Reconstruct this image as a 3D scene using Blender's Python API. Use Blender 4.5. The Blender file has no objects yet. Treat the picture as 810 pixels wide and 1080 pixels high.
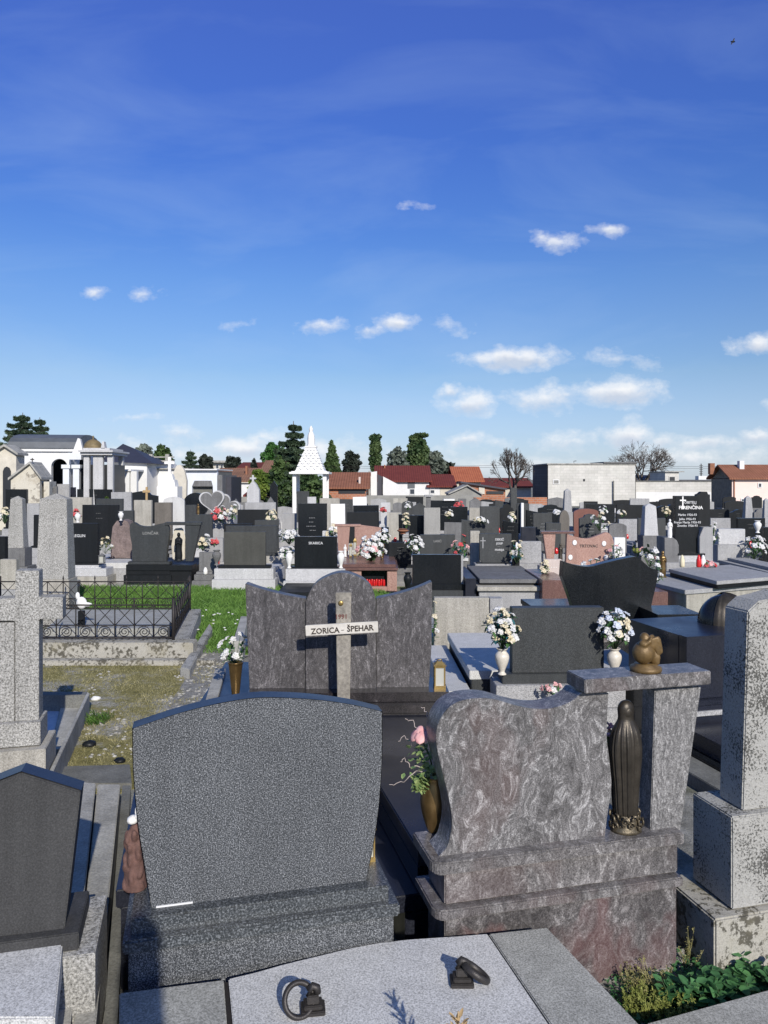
import bpy, bmesh, math, random
from math import sin, cos, pi, radians as R, atan2, sqrt
from mathutils import Vector, Matrix, noise
random.seed(7)
S = bpy.context.scene
COL = S.collection
H = 2.2; F = 810.0; CX = 405.0; HY = 505.0
def Xp(px, Y): return (px-CX)/F*Y
def Zp(py, Y): return H-(py-HY)/F*Y
def Yg(py, z=0.0): return (H-z)*F/(py-HY)
def at(px, py, z=0.0):
    Y = Yg(py, z); return Vector((Xp(px, Y), Y, z))

# ------------------------------------------------------------------ node helpers
class NT:
    def __init__(s, name):
        s.m = bpy.data.materials.new(name); s.m.use_nodes = True
        s.t = s.m.node_tree; s.t.nodes.clear()
        s.out = s.t.nodes.new('ShaderNodeOutputMaterial')
        s.b = s.t.nodes.new('ShaderNodeBsdfPrincipled')
        s.t.links.new(s.b.outputs[0], s.out.inputs[0])
    def n(s, typ, **k):
        o = s.t.nodes.new('ShaderNode'+typ)
        for a, v in k.items():
            if a.startswith('i_'): o.inputs[a[2:].replace('_', ' ')].default_value = v
            else: setattr(o, a, v)
        return o
    def l(s, a, b): s.t.links.new(a, b)
    def coord(s, scale=(1, 1, 1), rot=(0, 0, 0), rnd=True):
        tc = s.n('TexCoord')
        mp = s.n('Mapping'); mp.inputs['Scale'].default_value = scale; mp.inputs['Rotation'].default_value = rot
        if rnd:
            oi = s.n('ObjectInfo')
            ml = s.n('Math', operation='MULTIPLY'); ml.inputs[1].default_value = 37.0
            s.l(oi.outputs['Random'], ml.inputs[0])
            ad = s.n('VectorMath', operation='ADD')
            s.l(tc.outputs['Object'], ad.inputs[0]); s.l(ml.outputs[0], ad.inputs[1])
            s.l(ad.outputs[0], mp.inputs[0])
        else: s.l(tc.outputs['Object'], mp.inputs[0])
        return mp.outputs[0]
    def noise(s, vec, scale, detail=3, rough=.6, dist=0.0):
        o = s.n('TexNoise'); o.inputs['Scale'].default_value = scale; o.inputs['Detail'].default_value = detail
        o.inputs['Roughness'].default_value = rough; o.inputs['Distortion'].default_value = dist
        s.l(vec, o.inputs['Vector']); return o.outputs['Fac']
    def ramp(s, fac, stops, interp='LINEAR'):
        o = s.n('ValToRGB'); e = o.color_ramp.elements; o.color_ramp.interpolation = interp
        while len(e) < len(stops): e.new(.5)
        for k, (p, c) in enumerate(stops):
            e[k].position = p
            if not isinstance(c, (tuple, list)): c = (c, c, c)
            e[k].color = (*c[:3], 1)
        s.l(fac, o.inputs[0]); return o.outputs[0]
    def mix(s, fac, a, b, mode='MIX'):
        o = s.n('Mix', data_type='RGBA', blend_type=mode)
        for v, k in ((fac, 0), (a, 6), (b, 7)):
            if isinstance(v, (int, float)): o.inputs[k].default_value = v if k == 0 else (v, v, v, 1)
            elif isinstance(v, (tuple, list)): o.inputs[k].default_value = (*v[:3], 1)
            else: s.l(v, o.inputs[k])
        return o.outputs[2]
    def bump(s, h, dist=.005, strength=.5):
        o = s.n('Bump'); o.inputs['Distance'].default_value = dist; o.inputs['Strength'].default_value = strength
        s.l(h, o.inputs['Height']); s.l(o.outputs[0], s.b.inputs['Normal'])
    def fin(s, col, rough=.6, spec=.5, metal=0.0):
        if isinstance(col, (tuple, list)): s.b.inputs['Base Color'].default_value = (*col[:3], 1)
        else: s.l(col, s.b.inputs['Base Color'])
        if isinstance(rough, (int, float)): s.b.inputs['Roughness'].default_value = rough
        else: s.l(rough, s.b.inputs['Roughness'])
        s.b.inputs['Specular IOR Level'].default_value = spec
        s.b.inputs['Metallic'].default_value = metal
        return s.m
def granite(name, d, m, l, scale=160, rough=.5, spec=.5, dirt=.25, bump=0, stops=(.34, .5, .66)):
    t = NT(name); v = t.coord()
    f = t.noise(v, scale, 3, .75)
    c = t.ramp(f, [(stops[0], d), (stops[1], m), (stops[2], l)])
    g = t.noise(v, 2.3, 5, .65)
    k = t.ramp(g, [(.3, 1-dirt), (.7, 1.0)])
    c = t.mix(1.0, c, k, 'MULTIPLY')
    sv = t.noise(t.coord(scale=(11, 11, .8)), 1.0, 4, .6)
    c = t.mix(1.0, c, t.ramp(sv, [(.34, 1-dirt*.9), (.62, 1.0)]), 'MULTIPLY')
    rr = t.ramp(g, [(.3, min(1, rough*1.5+.05)), (.7, rough)])
    if bump: t.bump(f, bump, .6)
    return t.fin(c, rr, spec)
def swirl(name, dark, mid, light, red=None, sx=1.0, rough=.28, redamt=.5, ang=0.5, lo=.36, hi=.68, scale=9, mott=.25):
    t = NT(name); v = t.coord(scale=(1.5*sx, 1.5, .85), rot=(0, ang, 0))
    w = t.n('TexNoise'); w.inputs['Scale'].default_value = 2.6; w.inputs['Detail'].default_value = 3
    t.l(v, w.inputs['Vector'])
    sub = t.n('VectorMath', operation='SUBTRACT'); sub.inputs[1].default_value = (.5, .5, .5); t.l(w.outputs['Color'], sub.inputs[0])
    sc = t.n('VectorMath', operation='SCALE'); sc.inputs['Scale'].default_value = .8; t.l(sub.outputs[0], sc.inputs[0])
    ad = t.n('VectorMath', operation='ADD'); t.l(v, ad.inputs[0]); t.l(sc.outputs[0], ad.inputs[1])
    f = t.noise(ad.outputs[0], scale, 12, .8, .5)
    c = t.ramp(f, [(lo, dark), ((lo+hi)/2, mid), (hi-.04, light), (hi+.08, tuple(min(1, x*1.35) for x in light))])
    fine = t.noise(t.coord(), 150, 4, .8)
    c = t.mix(1.0, c, t.ramp(fine, [(.34, .3), (.5, .85), (.66, 1.5)]), 'MULTIPLY')
    c = t.mix(1.0, c, t.ramp(t.noise(ad.outputs[0], 2.2, 4, .6), [(.36, 1-mott), (.56, 1.0)]), 'MULTIPLY')
    if red:
        rn = t.noise(ad.outputs[0], 1.6, 3, .5, .3)
        rm = t.ramp(rn, [(.5, 0.0), (.62, redamt)])
        c = t.mix(rm, c, t.mix(.6, c, red))
    return t.fin(c, rough, .5)
def lichen(name, base, dark, scale=60, amt=.5, warm=None, bump=.01):
    t = NT(name); v = t.coord()
    f = t.noise(v, 130, 3, .7)
    c = t.ramp(f, [(.3, tuple(x*.72 for x in base)), (.5, base), (.7, tuple(min(1, x*1.2) for x in base))])
    big = t.noise(v, 4.5, 4, .65); sp = t.noise(v, scale, 6, .7)
    mx = t.n('Math', operation='MULTIPLY_ADD'); t.l(big, mx.inputs[0]); mx.inputs[1].default_value = .6; t.l(sp, mx.inputs[2])
    mk = t.ramp(mx.outputs[0], [(.925-amt*.15, 0.0), (.985-amt*.15, .9)])
    c = t.mix(mk, c, dark)
    if warm:
        wn = t.noise(v, 3.7, 5, .6); c = t.mix(t.ramp(wn, [(.5, 0.0), (.68, .6)]), c, warm)
    t.bump(sp, bump, .5)
    return t.fin(c, .9, .2)
def plain(name, col, rough=.6, metal=0.0, spec=.5, var=.2, scale=6, bump=0, fine=0):
    t = NT(name); v = t.coord()
    g = t.noise(v, scale, 5, .65)
    c = t.mix(1.0, col, t.ramp(g, [(.3, 1-var), (.7, 1.0)]), 'MULTIPLY')
    if fine:
        c = t.mix(1.0, c, t.ramp(t.noise(v, fine, 2, .6), [(.35, .75), (.65, 1.1)]), 'MULTIPLY')
    if bump: t.bump(t.noise(v, scale*6, 4, .6), bump, .5)
    return t.fin(c, rough, spec, metal)
def leafm(name, a, b, c3=None, trans=True, scale=2.0, rough=.6):
    t = NT(name); v = t.coord()
    g = t.noise(v, scale, 3, .7); c = t.ramp(g, [(.35, a), (.65, b)] + ([(.8, c3)] if c3 else []))
    t.fin(c, rough, .25)
    if trans:
        tr = t.n('BsdfTranslucent'); t.l(c, tr.inputs[0]); ms = t.n('MixShader'); ms.inputs[0].default_value = .25
        t.l(t.b.outputs[0], ms.inputs[1]); t.l(tr.outputs[0], ms.inputs[2]); t.l(ms.outputs[0], t.out.inputs[0])
    return t.m
def brickm(name, c1, c2, mortar, bw=.5, rh=.25, rowsc=1.0, bias=0):
    t = NT(name); tc = t.n('TexCoord')
    mp = t.n('Mapping'); mp.inputs['Rotation'].default_value = (R(90), 0, 0); t.l(tc.outputs['Object'], mp.inputs[0])
    b = t.n('TexBrick'); t.l(mp.outputs[0], b.inputs['Vector'])
    b.inputs['Color1'].default_value = (*c1, 1); b.inputs['Color2'].default_value = (*c2, 1); b.inputs['Mortar'].default_value = (*mortar, 1)
    b.inputs['Scale'].default_value = rowsc; b.inputs['Brick Width'].default_value = bw; b.inputs['Row Height'].default_value = rh
    b.inputs['Mortar Size'].default_value = .012
    g = t.noise(t.coord(rnd=False), .8, 5, .65)
    c = t.mix(1.0, b.outputs[0], t.ramp(g, [(.3, .72), (.7, 1.0)]), 'MULTIPLY')
    return t.fin(c, .9, .2)
def tilem(name, c1, c2, period=.3):
    t = NT(name); v = t.coord(rnd=False)
    w = t.n('TexWave', wave_type='BANDS', bands_direction='X'); w.inputs['Scale'].default_value = 1/period/2.0
    w.inputs['Distortion'].default_value = .4; t.l(v, w.inputs['Vector'])
    g = t.noise(v, 1.6, 6, .7)
    c = t.ramp(g, [(.3, c1), (.7, c2)])
    c = t.mix(1.0, c, t.ramp(w.outputs['Fac'], [(.1, .7), (.6, 1.0)]), 'MULTIPLY')
    return t.fin(c, .85, .2)

M = {}
M['grey_speckle'] = granite('grey_speckled_granite', (.014, .016, .018), (.058, .064, .07), (.35, .36, .372), 205, .55, .4, .16, .002, (.36, .5, .67))
M['grey_speckle_polished'] = granite('grey_granite_sawn', (.016, .019, .021), (.05, .057, .062), (.24, .255, .265), 130, .3, .5, .2)
M['dark_sawn'] = granite('dark_sawn_granite', .035, .05, .075, 150, .6, .35, .25)
M['dark_grey'] = granite('dark_grey_granite', (.018, .02, .021), (.036, .04, .041), (.09, .096, .098), 150, .4, .4, .25)
M['olive_grey'] = granite('olive_grey_granite', (.035, .036, .03), (.06, .06, .052), (.10, .10, .088), 150, .5, .4, .2)
M['mid_grey'] = granite('mid_grey_granite', .10, .17, .27, 120, .6, .35, .25)
M['black'] = granite('black_polished_granite', (.005, .006, .007), (.009, .011, .013), (.03, .033, .036), 180, .16, .4, .2)
M['black_b'] = granite('black_satin_granite', (.006, .007, .008), (.010, .012, .014), (.028, .031, .034), 180, .38, .22, .3)
M['blueblack'] = granite('blue_black_polished_granite', (.008, .009, .014), (.014, .016, .025), (.04, .043, .06), 180, .24, .5, .2)
M['light'] = granite('light_speckled_granite', .17, .35, .53, 110, .6, .35, .16)
M['light_warm'] = granite('light_warm_concrete', (.27, .255, .22), (.42, .40, .35), (.56, .54, .48), 120, .8, .3, .25, .003)
M['slab_light'] = granite('pale_blue_grey_granite_slab', (.27, .27, .262), (.56, .56, .545), (.76, .755, .735), 150, .45, .4, .12)
M['slab_beige'] = granite('beige_grey_granite_slab', (.19, .19, .17), (.36, .36, .33), (.56, .555, .51), 150, .6, .35, .22)
M['terrazzo'] = granite('coarse_light_terrazzo', (.09, .087, .08), (.28, .275, .255), (.54, .53, .5), 90, .85, .25, .15, .006, (.33, .47, .64))
M['white_granite'] = granite('white_grey_granite', .3, .5, .66, 100, .6, .3, .12)
M['concrete'] = plain('weathered_concrete', (.44, .43, .39), .9, var=.45, scale=4, bump=.01, fine=90)
M['concrete_dark'] = plain('dark_concrete', (.2, .2, .18), .85, var=.5, scale=4, bump=.01, fine=90)
M['lichen'] = lichen('lichen_spotted_concrete', (.35, .345, .32), (.05, .05, .045), 90, .62)
M['lichen_warm'] = lichen('mossy_kerb_concrete', (.36, .345, .30), (.065, .06, .045), 26, .75, (.24, .215, .14))
M['paradiso'] = swirl('purple_swirled_granite', (.062, .059, .058), (.175, .168, .165), (.48, .47, .46), (.10, .04, .03), redamt=.5, rough=.4, scale=21, mott=.35)
M['paradiso_red'] = swirl('maroon_swirled_granite', (.05, .044, .046), (.16, .148, .145), (.38, .36, .355), (.12, .05, .048), redamt=.8, rough=.5, sx=.9, scale=13, mott=.5)
M['paradiso_base'] = swirl('purple_banded_granite', (.068, .063, .062), (.17, .16, .156), (.36, .345, .335), (.12, .07, .065), redamt=.4, rough=.35, ang=1.4, scale=11)
M['paradiso_col'] = swirl('silver_streaked_granite', (.1, .098, .097), (.22, .215, .21), (.42, .41, .4), None, ang=.9, rough=.4, sx=1.8, scale=20)
M['z_stone'] = swirl('brown_grey_veined_granite', (.05, .047, .048), (.115, .108, .11), (.34, .325, .33), None, ang=.25, rough=.4, lo=.38, hi=.70, scale=14, sx=1.5)
M['z_dark'] = swirl('dark_veined_granite', (.02, .018, .019), (.038, .033, .035), (.16, .15, .15), None, ang=.2, rough=.25, lo=.42, hi=.76, scale=6)
M['rose'] = granite('rose_brown_granite', (.22, .11, .085), (.36, .21, .165), (.5, .34, .28), 90, .45, .4, .15)
M['rose_dark'] = granite('polished_brown_granite', (.09, .045, .04), (.15, .08, .068), (.25, .15, .13), 110, .2, .5, .2)
M['pink_base'] = granite('pale_pink_granite', (.45, .36, .32), (.62, .53, .48), (.72, .65, .6), 90, .6, .4, .15)
M['redbrown'] = granite('red_brown_granite', (.10, .03, .02), (.18, .065, .045), (.25, .11, .08), 110, .35, .5, .15)
M['brownstele'] = granite('brown_grey_stone', (.10, .09, .075), (.16, .145, .125), (.22, .2, .18), 90, .8, .3, .2, .006)
M['boulder'] = plain('pinkish_field_stone', (.26, .2, .185), .9, var=.5, scale=9, bump=.03, fine=60)
M['white'] = plain('white_plaster', (.68, .68, .665), .7, var=.1, scale=2)
M['bluewhite'] = plain('pale_blue_plaster', (.66, .69, .73), .7, var=.1, scale=2)
M['marble'] = plain('white_marble', (.78, .77, .74), .45, var=.14, scale=14, bump=.004)
M['ceramic'] = plain('cream_ceramic', (.68, .63, .54), .35, var=.25, scale=30, bump=.002)
M['cream'] = plain('cream_render', (.6, .56, .47), .9, var=.25, scale=2, bump=.01)
M['oldplaster'] = lichen('stained_old_plaster', (.52, .49, .41), (.2, .18, .15), 3.2, .45, (.36, .32, .25), .02)
M['pinkwall'] = plain('pale_pink_render', (.78, .62, .55), .85, var=.08, scale=1.5)
M['lead'] = plain('dark_grey_sheet_roof', (.11, .12, .13), .55, var=.3, scale=2)
M['slate'] = plain('black_slate_roof', (.04, .04, .055), .6, var=.3, scale=3)
M['goldroof'] = plain('weathered_gilded_dome', (.24, .18, .085), .65, metal=.15, var=.5, scale=3)
M['gold'] = plain('gold_painted_cast', (.19, .12, .045), .5, metal=.3, var=.45, scale=30, bump=.002)
M['goldbrown'] = plain('bronze_vase_metal', (.25, .16, .065), .32, metal=.75, var=.35, scale=18)
M['bronze'] = plain('dark_bronze', (.075, .064, .05), .42, metal=.6, var=.45, scale=20, bump=.002)
M['bronze_edge'] = plain('worn_bronze', (.2, .165, .11), .42, metal=.6, var=.5, scale=25, bump=.003)
M['iron'] = plain('rusty_black_iron', (.035, .03, .028), .6, metal=.3, var=.4, scale=40)
M['ironring'] = plain('cast_iron', (.05, .045, .042), .48, metal=.4, var=.4, scale=40, bump=.002)
M['oldwood'] = plain('grey_weathered_oak', (.33, .305, .26), .9, var=.4, scale=7, bump=.004, fine=50)
M['paintwood'] = plain('worn_white_board', (.62, .59, .53), .8, var=.3, scale=14, bump=.002)
M['woodtan'] = plain('tan_wood', (.42, .29, .14), .8, var=.2)
M['ink'] = plain('dark_lettering', (.035, .025, .02), .6, var=.1)
M['redink'] = plain('faded_red_lettering', (.14, .05, .04), .6, var=.1)
M['silver'] = plain('silver_lettering', (.55, .55, .55), .5, var=.1)
M['brass'] = plain('aged_brass', (.4, .28, .1), .4, metal=.7, var=.3, scale=20)
M['grey_letter'] = plain('grey_lettering', (.24, .24, .23), .5, var=.1)
M['glass'] = plain('lantern_glass', (.45, .45, .4), .1, var=.1, spec=.6)
M['redglass'] = plain('red_candle_glass', (.6, .02, .02), .2, var=.2, spec=.6)
M['wax'] = plain('cream_candle', (.65, .58, .4), .5, var=.1)
M['terracotta'] = plain('terracotta', (.3, .13, .07), .8, var=.3)
M['figurine'] = plain('reddish_carved_figurine', (.16, .085, .07), .8, var=.5, scale=40, bump=.006)
M['darkwin'] = plain('dark_opening', (.02, .022, .025), .4, var=.1)
M['winglass'] = plain('window_glass', (.06, .07, .085), .12, var=.1)
M['block'] = brickm('grey_concrete_blockwork', (.58, .57, .52), (.65, .63, .58), (.5, .49, .45), .5, .22)
M['block_shaded'] = brickm('shaded_blockwork', (.1, .1, .105), (.13, .13, .135), (.08, .08, .08), .5, .22)
M['brick'] = brickm('orange_hollow_brick', (.46, .19, .1), (.38, .15, .085), (.36, .3, .25), .3, .15)
M['graywall'] = plain('grey_rendered_wall', (.3, .295, .27), .9, var=.4, scale=1.2, bump=.02)
M['roof_dred'] = tilem('dark_red_roof_tiles', (.13, .03, .025), (.18, .045, .035))
M['roof_red'] = tilem('orange_red_roof_tiles', (.34, .1, .05), (.45, .15, .075))
M['roof_brown'] = tilem('old_brown_roof_tiles', (.16, .09, .06), (.3, .16, .1))
M['roof_rust'] = tilem('rust_brown_roof_tiles', (.2, .085, .05), (.3, .13, .08))
M['petal'] = leafm('white_petals', (.7, .7, .7), (.85, .84, .8), trans=True, scale=20)
M['petal_cream'] = leafm('cream_petals', (.7, .6, .38), (.85, .8, .65), scale=20)
M['petal_blue'] = leafm('pale_blue_petals', (.55, .61, .72), (.76, .79, .84), scale=20)
M['petal_pink'] = leafm('pink_petals', (.75, .35, .35), (.85, .6, .58), scale=20)
M['petal_red'] = leafm('red_petals', (.6, .05, .06), (.75, .2, .2), scale=20)
M['leaf'] = leafm('green_silk_leaves', (.03, .09, .03), (.12, .24, .08), scale=30)
M['leaf_yg'] = leafm('yellow_green_silk_leaves', (.10, .22, .08), (.42, .48, .2), scale=40)
M['leaf_teal'] = leafm('teal_leaves', (.02, .1, .13), (.05, .2, .22), scale=30)
M['stem'] = plain('pale_twig', (.42, .36, .33), .7, var=.2)
M['greenstem'] = plain('green_stem', (.06, .11, .04), .7, var=.2)
M['spruce'] = leafm('dark_spruce_needles', (.018, .034, .02), (.065, .10, .055), scale=1.0, trans=False)
M['tree_mid'] = leafm('mid_green_foliage', (.03, .06, .022), (.10, .155, .05), scale=1.0)
M['tree_dark'] = leafm('dark_purple_green_foliage', (.018, .024, .018), (.055, .07, .05), scale=1.0)
M['tree_grey'] = leafm('grey_green_foliage', (.09, .11, .09), (.19, .22, .17), scale=1.0)
M['tree_yel'] = leafm('yellow_green_foliage', (.07, .12, .02), (.2, .26, .05), scale=1.0)
M['tree_bright'] = leafm('bright_green_foliage', (.03, .09, .02), (.07, .17, .04), scale=1.0)
M['poplar'] = leafm('poplar_foliage', (.03, .065, .025), (.12, .17, .065), scale=.8)
M['bark'] = plain('grey_brown_bark', (.11, .09, .075), .9, var=.3, scale=8)
M['weed'] = leafm('broad_weed_leaves', (.035, .11, .04), (.11, .27, .10), scale=8)
M['weed_dry'] = leafm('dry_weed_stalks', (.24, .22, .08), (.45, .42, .2), scale=14)
M['weed_yel'] = leafm('yellow_green_sprigs', (.16, .2, .04), (.38, .4, .12), scale=14)
M['blade'] = leafm('lawn_grass_blades', (.07, .15, .03), (.16, .29, .06), (.28, .34, .11), scale=3)
M['blade_dry'] = leafm('dry_grass_blades', (.19, .18, .08), (.36, .33, .18), (.13, .17, .06), scale=2.2)

# ------------------------------------------------------------------ object helpers
def tag(o, label=None, cat=None, group=None, kind=None):
    if label: o['label'] = label
    if cat: o['category'] = cat
    if group: o['group'] = group
    if kind: o['kind'] = kind
    return o
def thing(name, label, cat, loc=(0, 0, 0), rz=0.0, group=None):
    o = bpy.data.objects.new(name, None); COL.objects.link(o)
    o.location = loc; o.rotation_euler = (0, 0, rz); o.empty_display_size = .1
    return tag(o, label, cat, group)
class MB:
    def __init__(s): s.v = []; s.f = []; s.sm = []
    def add(s, vs, fs, smooth=False):
        b = len(s.v); s.v += [tuple(v) for v in vs]
        s.f += [tuple(b+i for i in f) for f in fs]; s.sm += [smooth]*len(fs); return s
    def box(s, x0, x1, y0, y1, z0, z1, taper=0):
        t = taper
        vs = [(x0, y0, z0), (x1, y0, z0), (x1, y1, z0), (x0, y1, z0), (x0+t, y0+t, z1), (x1-t, y0+t, z1), (x1-t, y1-t, z1), (x0+t, y1-t, z1)]
        return s.add(vs, [(0, 3, 2, 1), (4, 5, 6, 7), (0, 1, 5, 4), (1, 2, 6, 5), (2, 3, 7, 6), (3, 0, 4, 7)])
    def prism(s, pts, y0, y1):           # outline in x,z, front at y0
        n = len(pts)
        vs = [(p[0], y0, p[1]) for p in pts] + [(p[0], y1, p[1]) for p in pts]
        a = sum(pts[i][0]*pts[(i+1) % n][1]-pts[(i+1) % n][0]*pts[i][1] for i in range(n))
        idx = list(range(n)) if a > 0 else list(range(n))[::-1]
        fs = [tuple(idx), tuple(i+n for i in idx[::-1])]
        for k in range(n):
            i, j = idx[k], idx[(k+1) % n]; fs.append((j, i, i+n, j+n))
        return s.add(vs, fs)
    def slab(s, pts, z0, z1):            # outline in x,y
        n = len(pts); a = sum(pts[i][0]*pts[(i+1) % n][1]-pts[(i+1) % n][0]*pts[i][1] for i in range(n))
        if a < 0: pts = pts[::-1]
        vs = [(p[0], p[1], z0) for p in pts] + [(p[0], p[1], z1) for p in pts]
        fs = [tuple(range(n))[::-1], tuple(range(n, 2*n))]
        for i in range(n): j = (i+1) % n; fs.append((i, j, j+n, i+n))
        return s.add(vs, fs)
    def lathe(s, prof, c=(0, 0, 0), n=20, fold=None, sx=1, sy=1):
        vs = []; fs = []
        for r, z in prof:
            for k in range(n):
                a = 2*pi*k/n; rr = r*(fold(a, z) if fold else 1)
                vs.append((c[0]+rr*cos(a)*sx, c[1]+rr*sin(a)*sy, c[2]+z))
        for i in range(len(prof)-1):
            for k in range(n):
                k2 = (k+1) % n; fs.append((i*n+k, i*n+k2, (i+1)*n+k2, (i+1)*n+k))
        fs.append(tuple(range(n))[::-1]); fs.append(tuple((len(prof)-1)*n+k for k in range(n)))
        return s.add(vs, fs, True)
    def tube(s, pts, r, n=6, r2=None):
        pts = [Vector(p) for p in pts]; vs = []; fs = []; m = len(pts)
        for i, p in enumerate(pts):
            d = (pts[min(i+1, m-1)]-pts[max(i-1, 0)])
            if d.length < 1e-9: d = Vector((0, 0, 1))
            d.normalize(); u = d.cross(Vector((.013, .02, 1)) if abs(d.z) < .95 else Vector((1, .01, 0))).normalized(); w = d.cross(u)
            rr = r if r2 is None else r+(r2-r)*i/(m-1)
            for k in range(n):
                a = 2*pi*k/n; vs.append(p+(u*cos(a)+w*sin(a))*rr)
        for i in range(m-1):
            for k in range(n):
                k2 = (k+1) % n; fs.append((i*n+k, i*n+k2, (i+1)*n+k2, (i+1)*n+k))
        fs.append(tuple(range(n))[::-1]); fs.append(tuple((m-1)*n+k for k in range(n)))
        return s.add(vs, fs, True)
    def ball(s, c, r, seg=8, rings=6, rot=None, jit=0):
        if isinstance(r, (int, float)): r = (r, r, r)
        vs = []; fs = []
        for i in range(rings+1):
            th = pi*i/rings
            for k in range(seg):
                a = 2*pi*k/seg; p = Vector((sin(th)*cos(a), sin(th)*sin(a), -cos(th)))
                if jit: p *= 1+random.uniform(-jit, jit)
                p = Vector((p.x*r[0], p.y*r[1], p.z*r[2]))
                if rot: p = rot @ p
                vs.append(p+Vector(c))
        for i in range(rings):
            for k in range(seg):
                k2 = (k+1) % seg; fs.append((i*seg+k, i*seg+k2, (i+1)*seg+k2, (i+1)*seg+k))
        return s.add(vs, fs, True)
    def card(s, c, size, nrm=None, w=.5, bend=0):
        n = nrm or Vector((random.gauss(0, 1), random.gauss(0, 1), random.gauss(0, 1))).normalized()
        t = n.cross(Vector((random.gauss(0, 1), random.gauss(0, 1), random.gauss(0, 1)))).normalized(); u = n.cross(t)
        c = Vector(c); a = t*size*.5; b = u*size*.5*w
        return s.add([c-a, c-b+n*bend, c+a, c+b+n*bend], [(0, 1, 2, 3)])
    def leaf(s, base, d, up, L, W):
        base = Vector(base); d = Vector(d).normalized(); sd = d.cross(Vector(up))
        if sd.length < 1e-6: sd = Vector((1, 0, 0))
        sd.normalize(); n = sd.cross(d)
        vs = [base, base+d*L*.35+sd*W*.5, base+d*L*.75+sd*W*.35-n*L*.05, base+d*L-n*L*.15, base+d*L*.75-sd*W*.35-n*L*.05, base+d*L*.35-sd*W*.5, base+d*L*.5-n*W*.18]
        return s.add(vs, [(0, 1, 6), (1, 2, 6), (2, 3, 6), (3, 4, 6), (4, 5, 6), (5, 0, 6)], True)
    def xf(s, mat): s.v = [tuple(mat @ Vector(v)) for v in s.v]; return s
    def build(s, name, mat, parent=None, bevel=0, autosmooth=False):
        me = bpy.data.meshes.new(name); me.from_pydata(s.v, [], s.f); me.polygons.foreach_set('use_smooth', s.sm); me.update()
        if bevel:
            bm = bmesh.new(); bm.from_mesh(me)
            bm.normal_update()
            es = [e for e in bm.edges if len(e.link_faces) == 2 and e.calc_face_angle(0) > R(30)]
            bmesh.ops.bevel(bm, geom=es, offset=bevel, segments=2, affect='EDGES', clamp_overlap=True)
            bm.to_mesh(me); bm.free()
        o = bpy.data.objects.new(name, me); COL.objects.link(o); me.materials.append(M[mat] if isinstance(mat, str) else mat)
        if parent: o.parent = parent
        return o
def remesh(o, voxel, smooth=2):
    m = o.modifiers.new('r', 'REMESH'); m.mode = 'VOXEL'; m.voxel_size = voxel; m.use_smooth_shade = True
    if smooth:
        k = o.modifiers.new('s', 'SMOOTH'); k.factor = .6; k.iterations = smooth
    dg = bpy.context.evaluated_depsgraph_get(); dg.update()
    me = bpy.data.meshes.new_from_object(o.evaluated_get(dg)); mat = o.data.materials[0]
    o.modifiers.clear(); o.data = me
    if not me.materials: me.materials.append(mat)
    return o
def text(s, size, x, z, y=-.003, mat='silver', parent=None, name='inscription', ext=.0015, align='CENTER', rot=0, sx=1.0, bold=0.0):
    c = bpy.data.curves.new('t', 'FONT'); c.body = s; c.size = size; c.extrude = ext; c.align_x = align; c.align_y = 'CENTER'; c.offset = bold
    c.resolution_u = 2
    o = bpy.data.objects.new('t', c); COL.objects.link(o)
    dg = bpy.context.evaluated_depsgraph_get(); dg.update()
    me = bpy.data.meshes.new_from_object(o.evaluated_get(dg)); bpy.data.objects.remove(o); bpy.data.curves.remove(c)
    me.transform(Matrix.Translation((x, y, z)) @ Matrix.Rotation(R(90), 4, 'X') @ Matrix.Rotation(rot, 4, 'Z') @ Matrix.Diagonal((sx, 1, 1, 1)))
    me.materials.clear(); me.materials.append(M[mat])
    o = bpy.data.objects.new(name, me); COL.objects.link(o)
    if parent: o.parent = parent
    return o
class Fr:                                  # a vertical plane through the view ray of column px at depth Y, turned by yaw
    def __init__(s, px, Y, yaw=0):
        s.a = R(yaw); s.O = Vector((Xp(px, Y), Y)); s.d = Vector((cos(s.a), sin(s.a))); s.n = Vector((-sin(s.a), cos(s.a)))
    def p(s, x, y, v=0.0):
        a = (x-CX)/F; O = s.O+s.n*v
        Y = O.dot(s.n)/(a*s.n.x+s.n.y)
        P = Vector((a*Y, Y)); return ((P-s.O).dot(s.d), Zp(y, Y))
    def u(s, x, v=0.0): return s.p(x, 600, v)[0]
    def z(s, x, y, v=0.0): return s.p(x, y, v)[1]
    def pts(s, L, v=0.0): return [s.p(x, y, v) for x, y in L]
    def w(s, u, v, z=0): P = s.O+s.d*u+s.n*v; return Vector((P.x, P.y, z))
    def thing(s, name, label, cat, group=None, u=0, v=0, z=0): return thing(name, label, cat, s.w(u, v, z), s.a, group)
def loc(root, pts):                         # world x,y points into the root's frame
    c, s = cos(-root.rotation_euler.z), sin(-root.rotation_euler.z); o = root.location
    return [((p[0]-o.x)*c-(p[1]-o.y)*s, (p[0]-o.x)*s+(p[1]-o.y)*c) for p in pts]
def quad(pxs, z): return [at(x, y, z)[:2] for x, y in pxs]
# ================================================================== NEAR ROW
FR = Fr(140, 2.9, 14)
def arcs(pts, n=6):                          # Catmull-Rom smoothing of an open outline
    out = []; P = [Vector(p) for p in pts]
    for i in range(len(P)-1):
        p0 = P[max(i-1, 0)]; p1 = P[i]; p2 = P[i+1]; p3 = P[min(i+2, len(P)-1)]
        for k in range(n):
            t = k/n; out.append(.5*((2*p1)+(p2-p0)*t+(2*p0-5*p1+4*p2-p3)*t*t+(3*p1-p0-3*p2+p3)*t*t*t))
    out.append(P[-1]); return [tuple(p) for p in out]

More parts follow.
